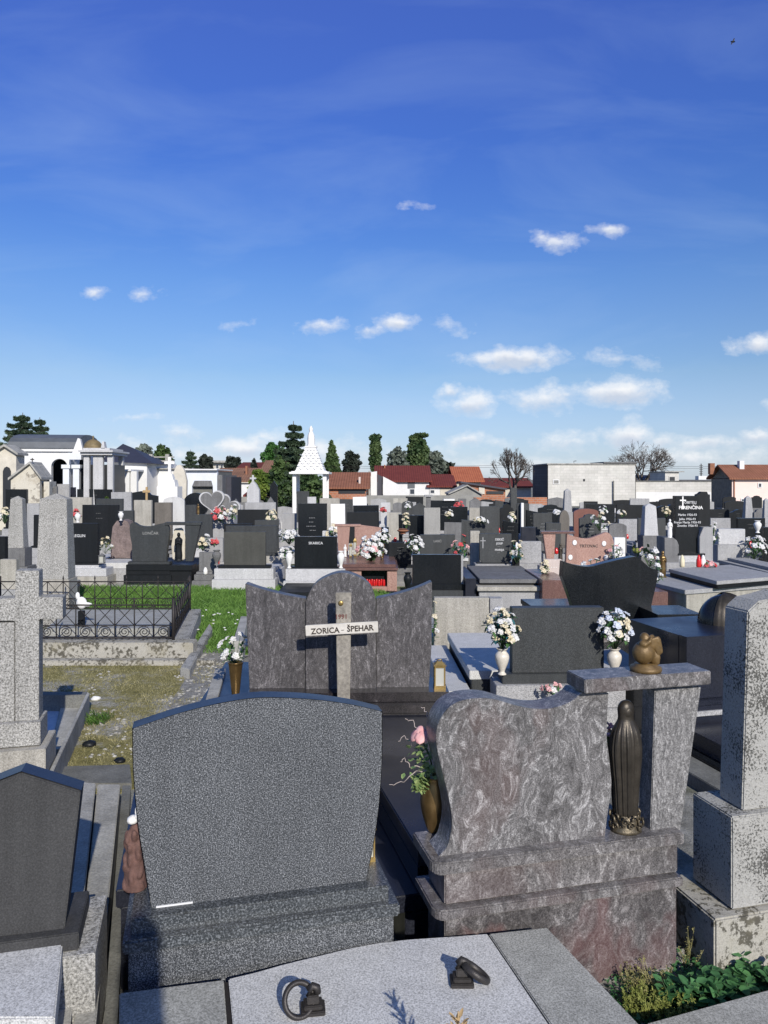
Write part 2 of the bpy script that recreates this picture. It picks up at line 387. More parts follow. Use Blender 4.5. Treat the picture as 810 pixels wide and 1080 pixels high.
# ---- A: gabled dark headstone, left edge
g = FR.thing('grave_monument', 'dark grey headstone with a low gabled top, cut off by the left edge', 'gravestone')
pts = FR.pts([(68, 981), (85, 835), (22, 815.5), (-44, 842), (-30, 992)])
MB().prism(pts, 0, .10).build('headstone', 'dark_sawn', g, .004)
rr_ = FR.pts([(85.6, 835), (22, 815), (-44, 841)])
MB().add([(p[0], y, p[1]+.003) for p in rr_ for y in (.007, .094)], [(0, 1, 3, 2), (2, 3, 5, 4)]).build('polished_rim', 'blueblack', g)
x1 = FR.p(83, 990, -.04)[0]
MB().box(-1.0, x1, -.04, .26, FR.z(70, 1004, -.04), FR.z(70, 982, -.02)).build('plinth', 'dark_sawn', g, .004)
MB().box(-1.05, x1+.06, -.07, .34, .06, FR.z(70, 1004, -.04)-.002).build('base_step', 'terrazzo', g, .004)
zs = .2
def strip(px, z, th=.12): return MB().slab(loc(g, quad(px, z)), z-th, z)
strip([(103, 827), (127, 827), (98, 1110), (74, 1110)], .26, .24).build('kerb', 'concrete', g, .005)
strip([(82, 824), (101, 826), (71, 1110), (20, 1110)], .285, .26).build('kerb', 'concrete', g, .005)
strip([(30, 824), (80, 824), (60, 960), (-40, 960)], .22, .2).build('cover_slab', 'blueblack', g, .004)
tag(MB().slab(quad([(66, 808), (137, 806), (139, 826), (60, 826)], .05), -.05, .05).build('paving_slab', 'concrete_dark', None, .004),
    'flat grey concrete paving slab between the gabled headstone and the dry grass', 'paving slab')
tag(MB().slab(quad([(129, 828), (138, 828), (119, 1160), (103, 1160)], .1), -.05, .1).build('kerb_strip', 'concrete_dark', None, .004),
    'long narrow damp concrete kerb running between the gabled headstone and the big grey headstone', 'kerb')
g0 = thing('grave_slab', 'pale grey granite grave slab in the bottom left corner of the photo, half in shadow', 'grave slab', at(20, 1060, .2))
MB().slab(loc(g0, quad([(-60, 1040), (68, 1030), (58, 1140), (-80, 1140)], .3)), .2, .3).build('cover_slab', 'slab_light', g0, .005)
MB().slab(loc(g0, quad([(-60, 1046), (62, 1036), (54, 1140), (-80, 1140)], .2)), -.02, .198).build('kerb', 'light', g0, .005)

# ---- B: big speckled headstone
g = FR.thing('grave_monument', 'large dark grey speckled headstone with an arched top, nearest in the front row', 'gravestone')
top = arcs([(403, 751), (372, 744), (340, 739.5), (305, 737), (270, 737), (235, 742), (200, 750), (170, 759), (140, 769)])
right = arcs([(385, 935), (394, 890), (400, 845), (403, 795), (403, 751)])
left = arcs([(140, 769), (141, 815), (146, 870), (153, 915), (160, 959)])
MB().prism(FR.pts(right[:-1]+top[:-1]+left), 0, .095).build('headstone', 'grey_speckle', g, .004)
# polished rim: a thin skin on the top and sides
o = MB()
rim = FR.pts(right[:-1]+top[:-1]+left); n = len(rim)
cen = Vector((sum(p[0] for p in rim)/n, sum(p[1] for p in rim)/n))
vs = []; fs = []
for p in rim:
    d = (Vector(p)-cen).normalized()*.003
    for y in (.006, .091): vs.append((p[0]+d.x, y, p[1]+d.y))
for i in range(n-1): fs.append((2*i, 2*i+1, 2*i+3, 2*i+2))
o.add(vs, fs).build('polished_rim', 'blueblack', g)
zt = FR.z(160, 961, -.02)
MB().box(FR.u(139), FR.p(410, 940, -.06)[0], -.06, .3, FR.z(139, 993, -.06)+.002, zt).build('plinth', 'grey_speckle_polished', g, .006)
zl = FR.z(130, 994, -.10)
MB().box(FR.u(129, -.1), FR.p(422, 950, -.1)[0], -.10, .42, zl-.05, zl).build('plinth', 'grey_speckle_polished', g, .008)
MB().box(FR.u(135, -.08), FR.p(416, 950, -.08)[0], -.07, .40, 0, zl-.052).build('base_step', 'grey_speckle', g, .005)
MB().box(-.10, .90, .42, 2.15, .36, .44).build('cover_slab', 'blueblack', g, .006)
MB().box(-.08, .88, .43, 2.12, .0, .358).build('kerb', 'blueblack', g, .005)
MB().box(.085, .22, -.004, .006, zt+.0005, zt+.007).build('white_strip', 'white', g)  # thin white strip along the foot of the headstone
# figurine and lantern beside B
k = FR.w(FR.u(143, .17), .17, zt)
f = MB()
for tz in (.035, .09, .145, .2, .245):
    for i in range(7):
        a = i*.9+tz*31; rr = .046*(1-.9*tz); f.ball((cos(a)*rr, sin(a)*rr, tz+.012*sin(i*2.1)), (.014, .014, .032), 8, 6, Matrix.Rotation(.5*sin(i*1.7), 3, 'X'))
f.lathe([(.05, 0), (.052, .03), (.045, .12), (.04, .22), (.025, .28), (.012, .3)], n=12)
th = thing('figurine', 'small reddish brown figurine with a white dove, behind the arched headstone\'s left edge', 'figurine', k)
remesh(f.build('body', 'figurine', th), .0045, 1)
d = MB().ball((-.005, -.02, .325), (.026, .03, .02), 8, 6).ball((.018, -.03, .345), (.013, .012, .014), 8, 6).ball((.01, -.01, .36), (.008, .02, .03), 8, 6)
d.build('dove', 'marble', th); th.scale = (.92, .92, .86)
def lantern(name, label, at_, hgt, wd, m='bronze', group=None, rz=0, glass='glass'):
    t = thing(name, label, 'lantern', at_, rz, group); w = wd/2
    b = MB().box(-w, w, -w, w, 0, hgt*.1).box(-w*.9, w*.9, -w*.9, w*.9, hgt*.74, hgt*.8).box(-w*1.1, w*1.1, -w*1.1, w*1.1, hgt*.8, hgt*.84).box(-w*.9, w*.9, -w*.9, w*.9, hgt*.84, hgt*.95, w*.5)
    for sx in (-1, 1):
        for sy in (-1, 1): b.box(sx*w*.85-.1*w, sx*w*.85+.1*w, sy*w*.85-.1*w, sy*w*.85+.1*w, hgt*.1, hgt*.75)
    b.build('frame', m, t)
    MB().box(-w*.72, w*.72, -w*.72, w*.72, hgt*.1, hgt*.74).build('glass', glass, t)
    MB().tube([(-w*.4, 0, hgt*.95), (-w*.3, 0, hgt), (w*.3, 0, hgt), (w*.4, 0, hgt*.95)], w*.08, 5).build('handle', m, t)
    return t
lantern('grave_lantern', 'small brass grave lantern half hidden behind the right edge of the arched headstone', FR.w(FR.u(391, .1), .17, zt), .17, .06, 'brass', rz=FR.a)

# ---- C: paradiso monument
g = FR.thing('grave_monument', 'purple swirled granite monument with a curved headstone, lintel and pillar, front row right', 'gravestone', u=FR.u(470))
fc = Fr(470, 1, 14); fc.O = FR.w(FR.u(470), 0).xy
out = arcs([(460, 906), (468, 898), (473, 890), (477, 868), (474, 844), (466, 811), (461, 788), (461, 768), (470, 750), (484, 740), (503, 736.5), (521, 737.5), (540, 743), (559, 747), (578, 747.5), (596, 743), (610, 735)], 5)
rt = arcs([(642, 731), (640, 774), (643, 802), (645, 830), (641, 858), (638, 882)], 5)
MB().prism(fc.pts(out[:-1]+[(612, 731)]+rt), 0, .14).build('headstone', 'paradiso', g, .004)
zL = fc.z(465, 911, -.06)
def box(px0, px1, v0, v1, z0, z1, name, mat, fr=fc, par=None, bv=.006):
    return MB().box(fr.p(px0, 800, v0)[0], fr.p(px1, 800, v0)[0], v0, v1, z0, z1).build(name, mat, par or g, bv)
# ledge with a rounded left end
def rl(px0, px1, v0, v1, z0, z1, name, mat, r=.05):
    u0 = fc.p(px0, 800, v0)[0]; u1 = fc.p(px1, 800, v0)[0]
    P = [(u1, v0), (u1, v1), (u0-.02, v1), (u0-.02, v0+r)]+[(u0-.02+r-r*cos(t), v0+r-r*sin(t)) for t in (R(30), R(60), R(90))]
    return MB().slab(P, z0, z1).build(name, mat, g, .006)
rl(462, 722, -.06, .24, zL-.052, zL, 'ledge', 'paradiso_base')
zb = fc.z(467, 961, -.06)
box(469, 715, -.02, .21, zb, zL-.054, 'plinth', 'paradiso_base')
rl(464, 721, -.06, .24, zb-.045, zb-.002, 'ledge', 'paradiso_base')
box(469, 714, -.025, .21, .0, zb-.047, 'base_step', 'paradiso_red')
MB().prism(fc.pts([(718, 876), (740, 723), (691, 728), (686, 880)], .0), .0, .10).build('pillar', 'paradiso_col', g, .004)
zli = fc.z(604, 733, -.05); zlt = fc.z(604, 718, -.05)
MB().box(fc.p(617, 720, -.05)[0], fc.p(750, 720, -.05)[0], -.05, .12, zli+.001, zlt).build('lintel', 'paradiso_base', g, .004)
MB().box(-.02, 1.08, .33, 2.45, .42, .5).build('cover_slab', 'blueblack', g, .006)
MB().box(-.14, 1.16, .33, 2.5, .22, .3).build('cover_slab', 'blueblack', g, .006)
MB().box(-.02, 1.08, .34, 2.44, .302, .418).build('kerb', 'black', g, .004)
MB().box(-.08, 1.12, .34, 2.48, .0, .218).build('kerb', 'blueblack', g, .004)

# Mary statue, seen from behind
P0 = fc.w(fc.p(660, 880, .03)[0], .03, zL)
th = thing('statue', 'dark bronze veiled woman statue, seen from behind under the swirled granite lintel', 'statue', P0, FR.a)
prof = [(.048, .07), (.052, .12), (.056, .2), (.063, .28), (.067, .34), (.066, .39), (.058, .44), (.043, .475), (.034, .495), (.033, .515), (.035, .535), (.032, .556), (.022, .572), (.008, .58)]
pr = arcs(prof, 4)
fold = lambda a, z: 1+.075*max(0, min(1, (.5-z)/.12))*(.7*sin(7*a+1.2+z*1.5)+.55*sin(17*a+z*4)+.3*sin(31*a+z*9))
MB().lathe(pr, n=160, fold=fold, sx=1.1, sy=.85).build('robe', 'bronze', th)
MB().ball((0, .0, .53), (.031, .033, .042), 12, 8).build('head', 'bronze', th)
b = MB()
for i in range(30):
    a = i/30*2*pi*1.0; r0 = .058+.012*sin(i*2.3)
    c = Vector((cos(a)*r0, sin(a)*r0*.8, .045+.02*sin(i*1.7)))
    sp = [c+Vector((-sin(a)*.018*(1-t/9)*cos(t*.9), cos(a)*.018*(1-t/9)*cos(t*.9), .022*(1-t/10)*sin(t*.9)))+Vector((cos(a), sin(a), 0))*.006 for t in range(9)]
    b.tube(sp, .006, 6, .003)
b.lathe([(.07, 0), (.07, .012), (.055, .03), (.058, .05), (.05, .075)], n=24, sy=.85)
b.build('cloud_base', 'bronze_edge', th)

# gilded crouching angel on the lintel
P0 = fc.w(fc.p(681, 715, .025)[0], .025, zlt)
th = thing('figurine', 'gold coloured crouching angel figurine with folded wings, on top of the lintel', 'figurine', P0, FR.a)
b = MB().lathe([(.066, 0), (.07, .008), (.068, .02), (.05, .027), (.05, .033)], n=24)
b.build('base', 'gold', th)
b = MB().ball((-.012, 0, .083), (.05, .045, .052), 16, 12).ball((.022, .01, .115), (.026, .03, .04), 12, 8).ball((-.006, .0, .15), (.022, .024, .024), 12, 8).ball((-.02, -.02, .128), (.026, .02, .018), 10, 6)
b.tube([(-.03, -.03, .12), (-.005, -.04, .14), (.01, -.03, .155)], .011, 8, .008).ball((.04, .0, .06), (.022, .03, .04), 10, 8).tube([(.045, -.01, .1), (.05, -.02, .06), (.045, -.02, .03)], .013, 8, .01)
remesh(b.build('body', 'gold', th), .0045, 3)
for s in (-1, 1):
    b = MB()
    for i in range(6):
        a = R(60-i*12); L = .075-.004*i
        b.tube([(.015, s*.012, .1+.008*i), (.015+.03, s*.022, .125+.006*i), (.035+.03*cos(a), s*.028, .13+.012*sin(a)-.01*i), (.05+.012*cos(a), s*.026, .12-L*.25*i/2)], .011, 6, .004)
    b.ball((.05, s*.022, .11), (.018, .009, .05), 10, 8)
    remesh(b.build('wing', 'gold', th), .005, 2)

# ---- flowers
def blossom(mb, c, r, n=11, up=None):
    c = Vector(c); ax = (Vector((c.x, c.y, .25*abs(c.z)+.01))+Vector((random.gauss(0, .03), random.gauss(0, .03)-.03, .02))).normalized()
    u = ax.cross(Vector((.1, .2, 1))).normalized(); w = ax.cross(u)
    for i in range(n):
        a = i*2.4; q = .25+.75*i/n; rd = u*cos(a)+w*sin(a); d = (rd*q+ax*(1.05-q)).normalized()
        nn = (ax*.9-rd*(.9-q)+Vector((random.gauss(0, .2), random.gauss(0, .2), random.gauss(0, .2)))).normalized()
        mb.ball(c+rd*r*q*.8+ax*r*.3*(1-q), (r*.48, r*.36, r*.09), 6, 4, nn.to_track_quat('Z', 'Y').to_matrix(), .12)
def bouquet(label, at_, w, h, n, mats=('petal',), leafs=('leaf',), size=.028, group=None, name='bouquet', leafn=40, seed=1):
    random.seed(seed); t = thing(name, label, 'flowers', at_, 0, group); cs = []
    for i in range(n):
        a = i*2.4; q = sqrt((i+.5)/n); ph = q*pi*.62
        cs.append(Vector((cos(a)*sin(ph)*w/2, sin(a)*sin(ph)*w/2, h*.5+cos(ph)*h*.5))+Vector([random.uniform(-.15, .15)*w for _ in range(3)]))
    groups = {}
    for i, c in enumerate(cs): groups.setdefault(random.choice(mats), []).append(c)
    for m_, L in groups.items():
        for c in L:
            mb = MB(); blossom(mb, c, size*random.uniform(.75, 1.15)); mb.build('bloom', m_, t)
    st = MB()
    for c in cs: st.tube([(0, 0, -.02), c*.5, c], .0022 if size < .05 else .006, 4)
    st.build('stems', 'greenstem', t)
    for lm in leafs:
        mb = MB()
        for i in range(leafn):
            c = random.choice(cs)*random.uniform(.45, 1.0); d = Vector((random.gauss(0, 1), random.gauss(0, 1), random.gauss(0, .6))).normalized()
            mb.leaf(c, d, (0, 0, 1), size*random.uniform(1.1, 2), size*random.uniform(.5, .9))
        mb.build('leaves', lm, t)
    return t
def vase(label, at_, h, r, mat, style=0, group=None, n=24):
    P = [[(.55, 0), (.6, .03), (.38, .1), (.45, .2), (.8, .42), (1, .62), (.95, .76), (.62, .88), (.6, .92), (.85, 1), (.7, 1), (.5, .93)],
         [(.5, 0), (.55, .02), (.5, .05), (.62, .3), (.75, .6), (.9, .9), (1, .97), (1, 1), (.85, 1), (.8, .95)],
         [(.35, 0), (.5, .04), (.8, .25), (1, .5), (.95, .7), (.75, .95), (.8, 1), (.65, 1), (.6, .95)]][style]
    o = MB().lathe([(a*r, b*h) for a, b in arcs(P, 3)], n=n).build('flower_vase', mat)
    o.location = at_; return tag(o, label, 'vase', group)
# vase with rose, left of the swirled monument
P0 = FR.w(FR.p(458, 885, .22)[0], .22, zL-.0)
vase('shiny bronze vase bound with a wire, at the left side of the purple swirled headstone', P0, .25, .062, 'goldbrown', 2)
th = thing('flower_spray', 'pink rose with green leaves and curly twigs beside the purple swirled headstone', 'flowers', P0+Vector((0, 0, .24)))
def rose(c, r, mat, par, name='rose'):
    mb = MB(); c = Vector(c)
    mb.ball(c+Vector((0, 0, .1*r)), (r*.45, r*.45, r*.6), 10, 8)
    for i in range(16):
        a = i*2.4; q = .3+.7*i/16; d = Vector((cos(a)*q, sin(a)*q, .55-.4*q)).normalized()
        p = c+Vector((cos(a)*q, sin(a)*q, 0))*r*.65+Vector((0, 0, r*(.35-.35*q)))
        n_ = Vector((cos(a), sin(a), .35+.5*q)).normalized()
        mb.ball(p, (r*.42, r*.5, r*.12), 8, 5, n_.to_track_quat('Z', 'Y').to_matrix(), .05)
    return mb.build(name, mat, par)
rose((-.062, -.05, .205), .060, 'petal_pink', th)
st = MB().tube([(0, 0, 0), (-.02, -.02, .1), (-.06, -.05, .19)], .004, 6)
st.build('stems', 'greenstem', th)
tw = MB()
for s in (((-.04, .09), (-.09, .15), (-.13, .19), (-.16, .17)), ((-.03, .12), (-.07, .19), (-.09, .25), (-.13, .27)), ((-.03, .04), (-.10, .03), (-.14, -.01), (-.2, -.02)), ((-.04, .06), (-.1, .06), (-.13, .09), (-.15, .08)), ((-.02, .2), (-.03, .28), (-.045, .31), (-.06, .32))):
    pp = arcs(s, 5); tw.tube([(p[0]+.004*sin(i*1.9), -.03+.01*sin(i*.7), p[1]+.005*cos(i*1.7)) for i, p in enumerate(pp)], .0028, 5, .0013)
tw.build('twigs', 'stem', th)
lf = MB(); random.seed(5)
for i in range(170):
    q = random.random(); c = Vector((random.gauss(-.04, .03), random.gauss(-.03, .02), random.uniform(.0, .17)))
    if i > 95: c = Vector((random.gauss(-.062, .013), -.02, random.uniform(-.05, .01)))
    lf.leaf(c, (random.gauss(-.3, .8), random.gauss(-.3, .6), random.gauss(0, .5)), (0, 0, 1), random.uniform(.026, .045), random.uniform(.016, .026))
lf.build('leaves', 'leaf_yg', th)
# red/pink flowers behind the statue
bouquet('small bunch of dusty pink flowers in the gap behind the veiled bronze statue', fc.w(fc.p(641, 800, .42)[0], .42, .85), .09, .12, 7, ('petal_pink',), size=.024, seed=3)

# ---- foreground slab with two iron rings
z = .36
g = thing('grave_slab', 'pale grey granite grave cover with two iron lifting rings, in the foreground', 'grave slab', at(400, 1060, z)-Vector((0, 0, z)))
def sl(px, mat, name='cover_slab', z=z, th=.07, bv=.004): return MB().slab(loc(g, quad(px, z)), z-th, z).build(name, mat, g, bv)
sl([(126, 1047), (236, 1033), (252, 1250), (124, 1250)], 'slab_beige')
sl([(241, 1032), (270, 1025), (300, 1016.5), (335, 1008), (370, 999.5), (400, 994), (430, 990.5), (475, 987.5), (514, 984.5), (694, 1250), (262, 1250)], 'slab_light')
sl([(515.5, 984.5), (577, 978), (836, 1250), (697, 1250)], 'slab_beige')
MB().slab(loc(g, quad([(236.4, 1036), (240.6, 1036), (261, 1250), (253, 1250)], z-.01)), z-.06, z-.01).build('joint', 'iron', g)
MB().slab(loc(g, quad([(134, 1054), (567, 989), (800, 1250), (134, 1250)], z-.075)), 0, z-.075).build('kerb', 'concrete_dark', g)
def ring(px, py, tilt, yaw, brz, fl=1):
    c = at(px, py, z); lx, ly = loc(g, [c[:2]])[0]
    t = bpy.data.objects.new('ring_handle', None); COL.objects.link(t); t.parent = g; t.location = (lx, ly, z)
    t.rotation_euler = (0, 0, R(brz))
    MB().box(-.042, .042, -.034, .034, 0, .016).box(-.032, .032, -.026, .026, .016, .032).box(-.022, .022, -.018, .018, .032, .06, .003).build('bracket', 'ironring', t, .003)
    MB().tube([(-.012, 0, .055), (-.012, 0, .075), (0, 0, .086), (.014, 0, .08), (.016, 0, .06)], .013, 8).build('hook', 'ironring', t)
    b = MB(); r = .051; vs = []; fs = []; N = 36; K = 8
    for i in range(N):
        a = 2*pi*i/N
        for k in range(K):
            bb = 2*pi*k/K; rr = r+.0095*cos(bb); vs.append((rr*cos(a), rr*sin(a), .013*sin(bb)))
    for i in range(N):
        for k in range(K):
            fs.append((i*K+k, ((i+1) % N)*K+k, ((i+1) % N)*K+(k+1) % K, i*K+(k+1) % K))
    b.add(vs, fs, True)
    b.xf(Matrix.Translation((fl*.05, -.005, .045)) @ Matrix.Rotation(R(yaw), 4, 'Y') @ Matrix.Rotation(R(tilt), 4, 'X')).build('ring', 'ironring', t)
ring(330, 1066, 52, 22, 8, -.95)
ring(487, 1037, -14, 34, 0, 1.0)
# dried sprig standing at the near edge of the slab
th = thing('dried_plant', 'brown dried plant sprig whose tip shows at the bottom edge over the ring slab', 'plant', (.209, 2.164, .30+.06))
b = MB()
random.seed(11)
for i in range(60):
    q = i/60; zz = .02+.3*q; a = i*2.4; L = .075*(1-q)+.008
    b.tube([(0, 0, zz), (cos(a)*L*.6, sin(a)*L*.6, zz+L*.5), (cos(a)*L, sin(a)*L, zz+L*.9)], .0035, 4, .002)
    b.leaf((cos(a)*L*.6, sin(a)*L*.6, zz+L*.5), (cos(a), sin(a), 1), (0, 0, 1), .03, .012)
b.tube([(0, 0, 0), (0, 0, .34)], .004, 5, .002)
b.build('sprig', 'woodtan', th)

# ---- R: weathered stone pillar on the right
fr = Fr(785, 3.5, 14)
g = fr.thing('stone_pillar', 'tall lichen spotted stone pillar with a rough peaked top at the right edge', 'monument')
zt_ = fr.z(785, 855)
def frus(x0, x1, y0, y1, za, zb, tx0, tx1, ty0, ty1, tops=None):
    vs = [(x0, y0, za), (x1, y0, za), (x1, y1, za), (x0, y1, za)]
    T = tops or (zb, zb, zb, zb); vs += [(tx0, ty0, T[0]), (tx1, ty0, T[1]), (tx1, ty1, T[2]), (tx0, ty1, T[3])]
    return vs
b = MB(); zc = fr.z(789, 645)
u0 = fr.u(783)
prof_top = [(fr.u(789)+.0, zc), (fr.u(789)+.06, zc+.045), (fr.u(789)+.13, zc+.055), (fr.u(789)+.22, zc+.075), (fr.u(789)+.30, zc+.05), (fr.u(789)+.36, zc)]
b.prism([(u0, zt_), (u0+.42, zt_)]+[(p[0], p[1]) for p in prof_top[::-1]], .0, .16)
o = b.build('shaft', 'lichen', g, .006)
o.data.polygons[0].use_smooth = False
MB().box(fr.p(772, 900, -.04)[0], fr.p(772, 900, -.04)[0]+.52, -.04, .24, .27, zt_-.002).build('pedestal', 'lichen', g, .006)
MB().box(fr.p(754, 990, -.08)[0], fr.p(754, 990, -.08)[0]+.62, -.08, .3, .0, .265).build('base_step', 'lichen_warm', g, .008)

# right foreground kerb and the weeds
tag(MB().slab(quad([(681, 1079), (812, 1043), (880, 1030), (960, 1250), (860, 1250)], .14), 0, .14).build('concrete_kerb', 'slab_beige', None, .005),
    'pale concrete kerb slanting across the bottom right corner of the photo below the weeds', 'kerb')
def weedclump(label, c, rad, n, h, mat, cat='weeds', seed=1, broad=True):
    random.seed(seed); t = thing('weed_clump', label, cat, c); st = MB(); lf = MB()
    for i in range(n):
        a = random.uniform(0, 2*pi); r = rad*sqrt(random.random()); p = Vector((cos(a)*r, sin(a)*r*.5, 0)); hh = h*random.uniform(.4, 1)
        lean = Vector((random.gauss(0, .3), random.gauss(-.1, .3), 1)).normalized(); q = p+lean*hh
        st.tube([p, p+lean*hh*.5+Vector((.01, 0, 0)), q], .0018, 4, .001)
        for j in range(7 if broad else 16):
            e = p+lean*hh*random.uniform(.35, 1); s = random.uniform(.035, .065) if broad else random.uniform(.006, .013)
            lf.leaf(e, (random.gauss(0, 1), random.gauss(-.3, .8), random.gauss(.25, .4)), (0, 0, 1), s, s*(.75 if broad else .6))
    st.build('stems', 'greenstem' if broad else mat, t); lf.build('leaves', mat, t); return t
def G0(px, py): P = at(px, py, 0); return P
weedclump('dark green broad leaved weed clump nearest to the weathered pillar, bottom right', G0(765, 1055), .13, 34, .12, 'weed', seed=2)
weedclump('dark green broad leaved weed clump in the middle of the bottom right weed patch', G0(738, 1062), .14, 42, .15, 'weed', seed=3)
weedclump('broad leaved weed clump cut off by the right edge of the photo, below the pillar', G0(800, 1040), .1, 20, .11, 'weed', seed=4)
weedclump('yellow green fine sprig clump at the foot of the purple swirled monument', G0(695, 1068), .15, 170, .11, 'weed_yel', seed=5, broad=False)
weedclump('tall dry straw coloured weed clump against the maroon granite base', G0(683, 1045), .12, 60, .12, 'weed_dry', seed=6, broad=False)
weedclump('thin dry seed stalk between the maroon base and the weathered pillar', G0(722, 1022), .03, 8, .2, 'weed_dry', seed=7, broad=False)
tag(MB().slab(quad([(600, 1012), (722, 1000), (722, 1014), (660, 1046)], .02), -.05, .02).build('footing', 'light_warm', None, .003), 'sandy concrete footing showing at the corner of the maroon granite base', 'footing')

# ================================================================== Z monument + wooden cross
fz = Fr(360, 5.7, 2)
g = fz.thing('grave_monument', 'three part veined granite monument with arched centre and flared wings, behind the wooden cross', 'gravestone')
pz = fz.pts(arcs([(258, 616), (275, 621.8), (299.5, 628), (322, 632)], 5)+[(322, 735), (263, 740)])
MB().prism(pz, .03, .15).build('headstone', 'z_stone', g, .004)
pz = fz.pts([(396, 735), (396, 632)]+arcs([(397, 632), (420, 627), (441, 620.5), (456, 614)], 5)[1:]+arcs([(455, 684), (452, 727)], 2))
pz = fz.pts([(452, 735), (397, 735), (397, 632)]+arcs([(397, 632), (420, 627), (441, 620.5), (456, 614)], 5)[1:]+[(455.5, 684)])
MB().prism(pz, .03, .15).build('headstone', 'z_stone', g, .004)
pz = fz.pts([(396.5, 735)]+arcs([(396.5, 634), (391, 619), (379, 609), (360, 604), (341, 610), (330, 619), (322.5, 634)], 6)+[(322.5, 735)])
MB().prism(pz, .0, .16).build('headstone', 'z_stone', g, .004)
zz = fz.z(460, 730, -.12)
MB().box(fz.u(262), fz.p(474, 730, -.12)[0], -.12, .3, fz.z(460, 740, -.12), zz).build('plinth', 'z_dark', g, .004)
MB().box(fz.u(258), fz.p(480, 750, -.2)[0]-.05, -.2, .34, fz.z(460, 752, -.2), fz.z(460, 740, -.12)-.002).build('plinth', 'z_dark', g, .004)
MB().box(fz.u(258), fz.p(476, 750, -.18)[0]-.04, -.18, .34, 0, fz.z(460, 752, -.2)-.002).build('base_step', 'z_dark', g, .004)
zc = fz.z(460, 740, -.12)-.1
MB().slab(loc(g, quad([(205, 748), (238, 698), (450, 698), (465, 748)], .5)), .42, .5).build('cover_slab', 'blueblack', g, .005)
MB().slab(loc(g, quad([(208, 748), (240, 702), (448, 702), (462, 748)], .5)), .0, .418).build('kerb', 'blueblack', g, .004)
MB().slab(loc(g, quad([(217, 739), (229, 739), (238, 706), (227, 706)], .52)), .502, .53).build('edge_strip', 'concrete', g, .003)
MB().slab(loc(g, quad([(246, 676), (256, 676), (262, 650), (254, 650)], .3)), .0, .3).build('kerb', 'concrete', g, .003)
P0 = Vector((Xp(248.5, 6.0), 6.0, .5))
vase('tall bronze vase on the blue black slab left of the veined monument', P0, .27, .06, 'goldbrown', 1)
bouquet('white silk roses in the tall bronze vase left of the veined monument', P0+Vector((0, 0, .26)), .22, .22, 15, ('petal',), size=.034, seed=12, leafn=30)
lantern('grave_lantern', 'brass and black grave lantern on the right end of the veined monument plinth', fz.w(fz.p(463.5, 728, .0)[0], 0, zz), .21, .085, 'brass', rz=fz.a)
# wooden cross
fx = Fr(362, 5.45, 2)
g = fx.thing('wooden_cross', 'weathered grey wooden grave cross with a lettered white board, in front of the veined monument', 'cross', z=.5)
zp = .5
def zr(y, v=0): return fx.z(362, y, v)-zp
MB().prism([(fx.u(356), zr(745)), (fx.u(369), zr(745)), (fx.u(370.5), zr(625)), (fx.u(354), zr(625))], 0, .05).build('post', 'oldwood', g, .004)
MB().prism([(p[0], p[1]-zp) for p in fx.pts([(322.5, 671), (399, 667), (398.5, 655.5), (322, 660)], -.03)], -.03, -.002).build('arm', 'paintwood', g, .003)
a = atan2(-(667-671), 77)
zt2 = zr(665.4, -.033)
text('ZORICA', .055, fx.p(343, 660, -.033)[0], zr(665.3, -.033), -.0325, 'ink', g, rot=a, bold=.0012, sx=.98)
text('–', .04, fx.p(361.5, 660, -.033)[0], zr(664.3, -.033), -.0325, 'ink', g, rot=a)
text('ŠPEHAR', .055, fx.p(380, 660, -.033)[0], zr(663, -.033), -.0325, 'ink', g, rot=a, bold=.0012, sx=.98)
text('1991', .045, fx.p(360, 660)[0], zr(650.5), -.003, 'redink', g, bold=.001)
MB().lathe([(.014, -.004), (.019, 0), (.014, .004)], n=14).xf(Matrix.Translation((fx.p(359.5, 636)[0], -.006, zr(636))) @ Matrix.Rotation(R(90), 4, 'X')).build('emblem', 'brass', g)

# ================================================================== L: big stone cross, left
fl = Fr(28, 5.25, 14)
g = fl.thing('stone_cross', 'big coarse light granite cross on a stepped pedestal at the left edge of the photo', 'cross')
def zl_(y, v=0): return fl.z(28, y, v)
b = MB()
P = fl.pts([(41, 760), (41, 653), (66, 653), (66, 630), (41, 630), (41, 602), (16, 602), (16, 631), (-10, 632), (-10, 655), (16, 655), (16, 761)])
b.prism(P, 0, .15).build('cross', 'terrazzo', g, .004)
MB().box(fl.u(-22), fl.u(15), .004, .146, zl_(760), zl_(656)).build('side_block', 'terrazzo', g, .004)
MB().box(fl.p(-30, 780, -.05)[0], fl.p(42.5, 780, -.05)[0], -.05, .22, zl_(787, -.05), zl_(760, 0)).build('pedestal', 'terrazzo', g, .004)
MB().box(fl.p(-34, 800, -.11)[0], fl.p(48, 800, -.11)[0], -.11, .3, 0, zl_(788, -.05)-.002).build('base_step', 'light_warm', g, .005)
g = thing('grave_plot', 'sunken grave plot with thin raised concrete kerbs, right of the big stone cross', 'grave plot', at(70, 780, 0))
def ql(px, z, z0, name, mat): return MB().slab(loc(g, quad(px, z)), z0, z).build(name, mat, g, .003)
ql([(92, 729.5), (94.5, 731), (54, 818), (50, 817)], .2, 0, 'kerb', 'concrete')
ql([(30, 729), (92, 729.5), (91, 733), (30, 733)], .2, 0, 'kerb', 'concrete_dark')
ql([(66, 738), (88, 736), (66, 789), (52, 792)], .08, 0, 'cover_slab', 'concrete')
ql([(30, 737), (66, 737), (54, 785), (30, 785)], .05, 0, 'gravel_bed', 'petal_blue')
lan = tag(MB().lathe([(.03, 0), (.04, .01), (.042, .05), (.03, .075), (.012, .085)], n=16).build('candle_jar', 'redglass'), 'red glass grave candle in front of the pedestal of the big stone cross', 'candle')
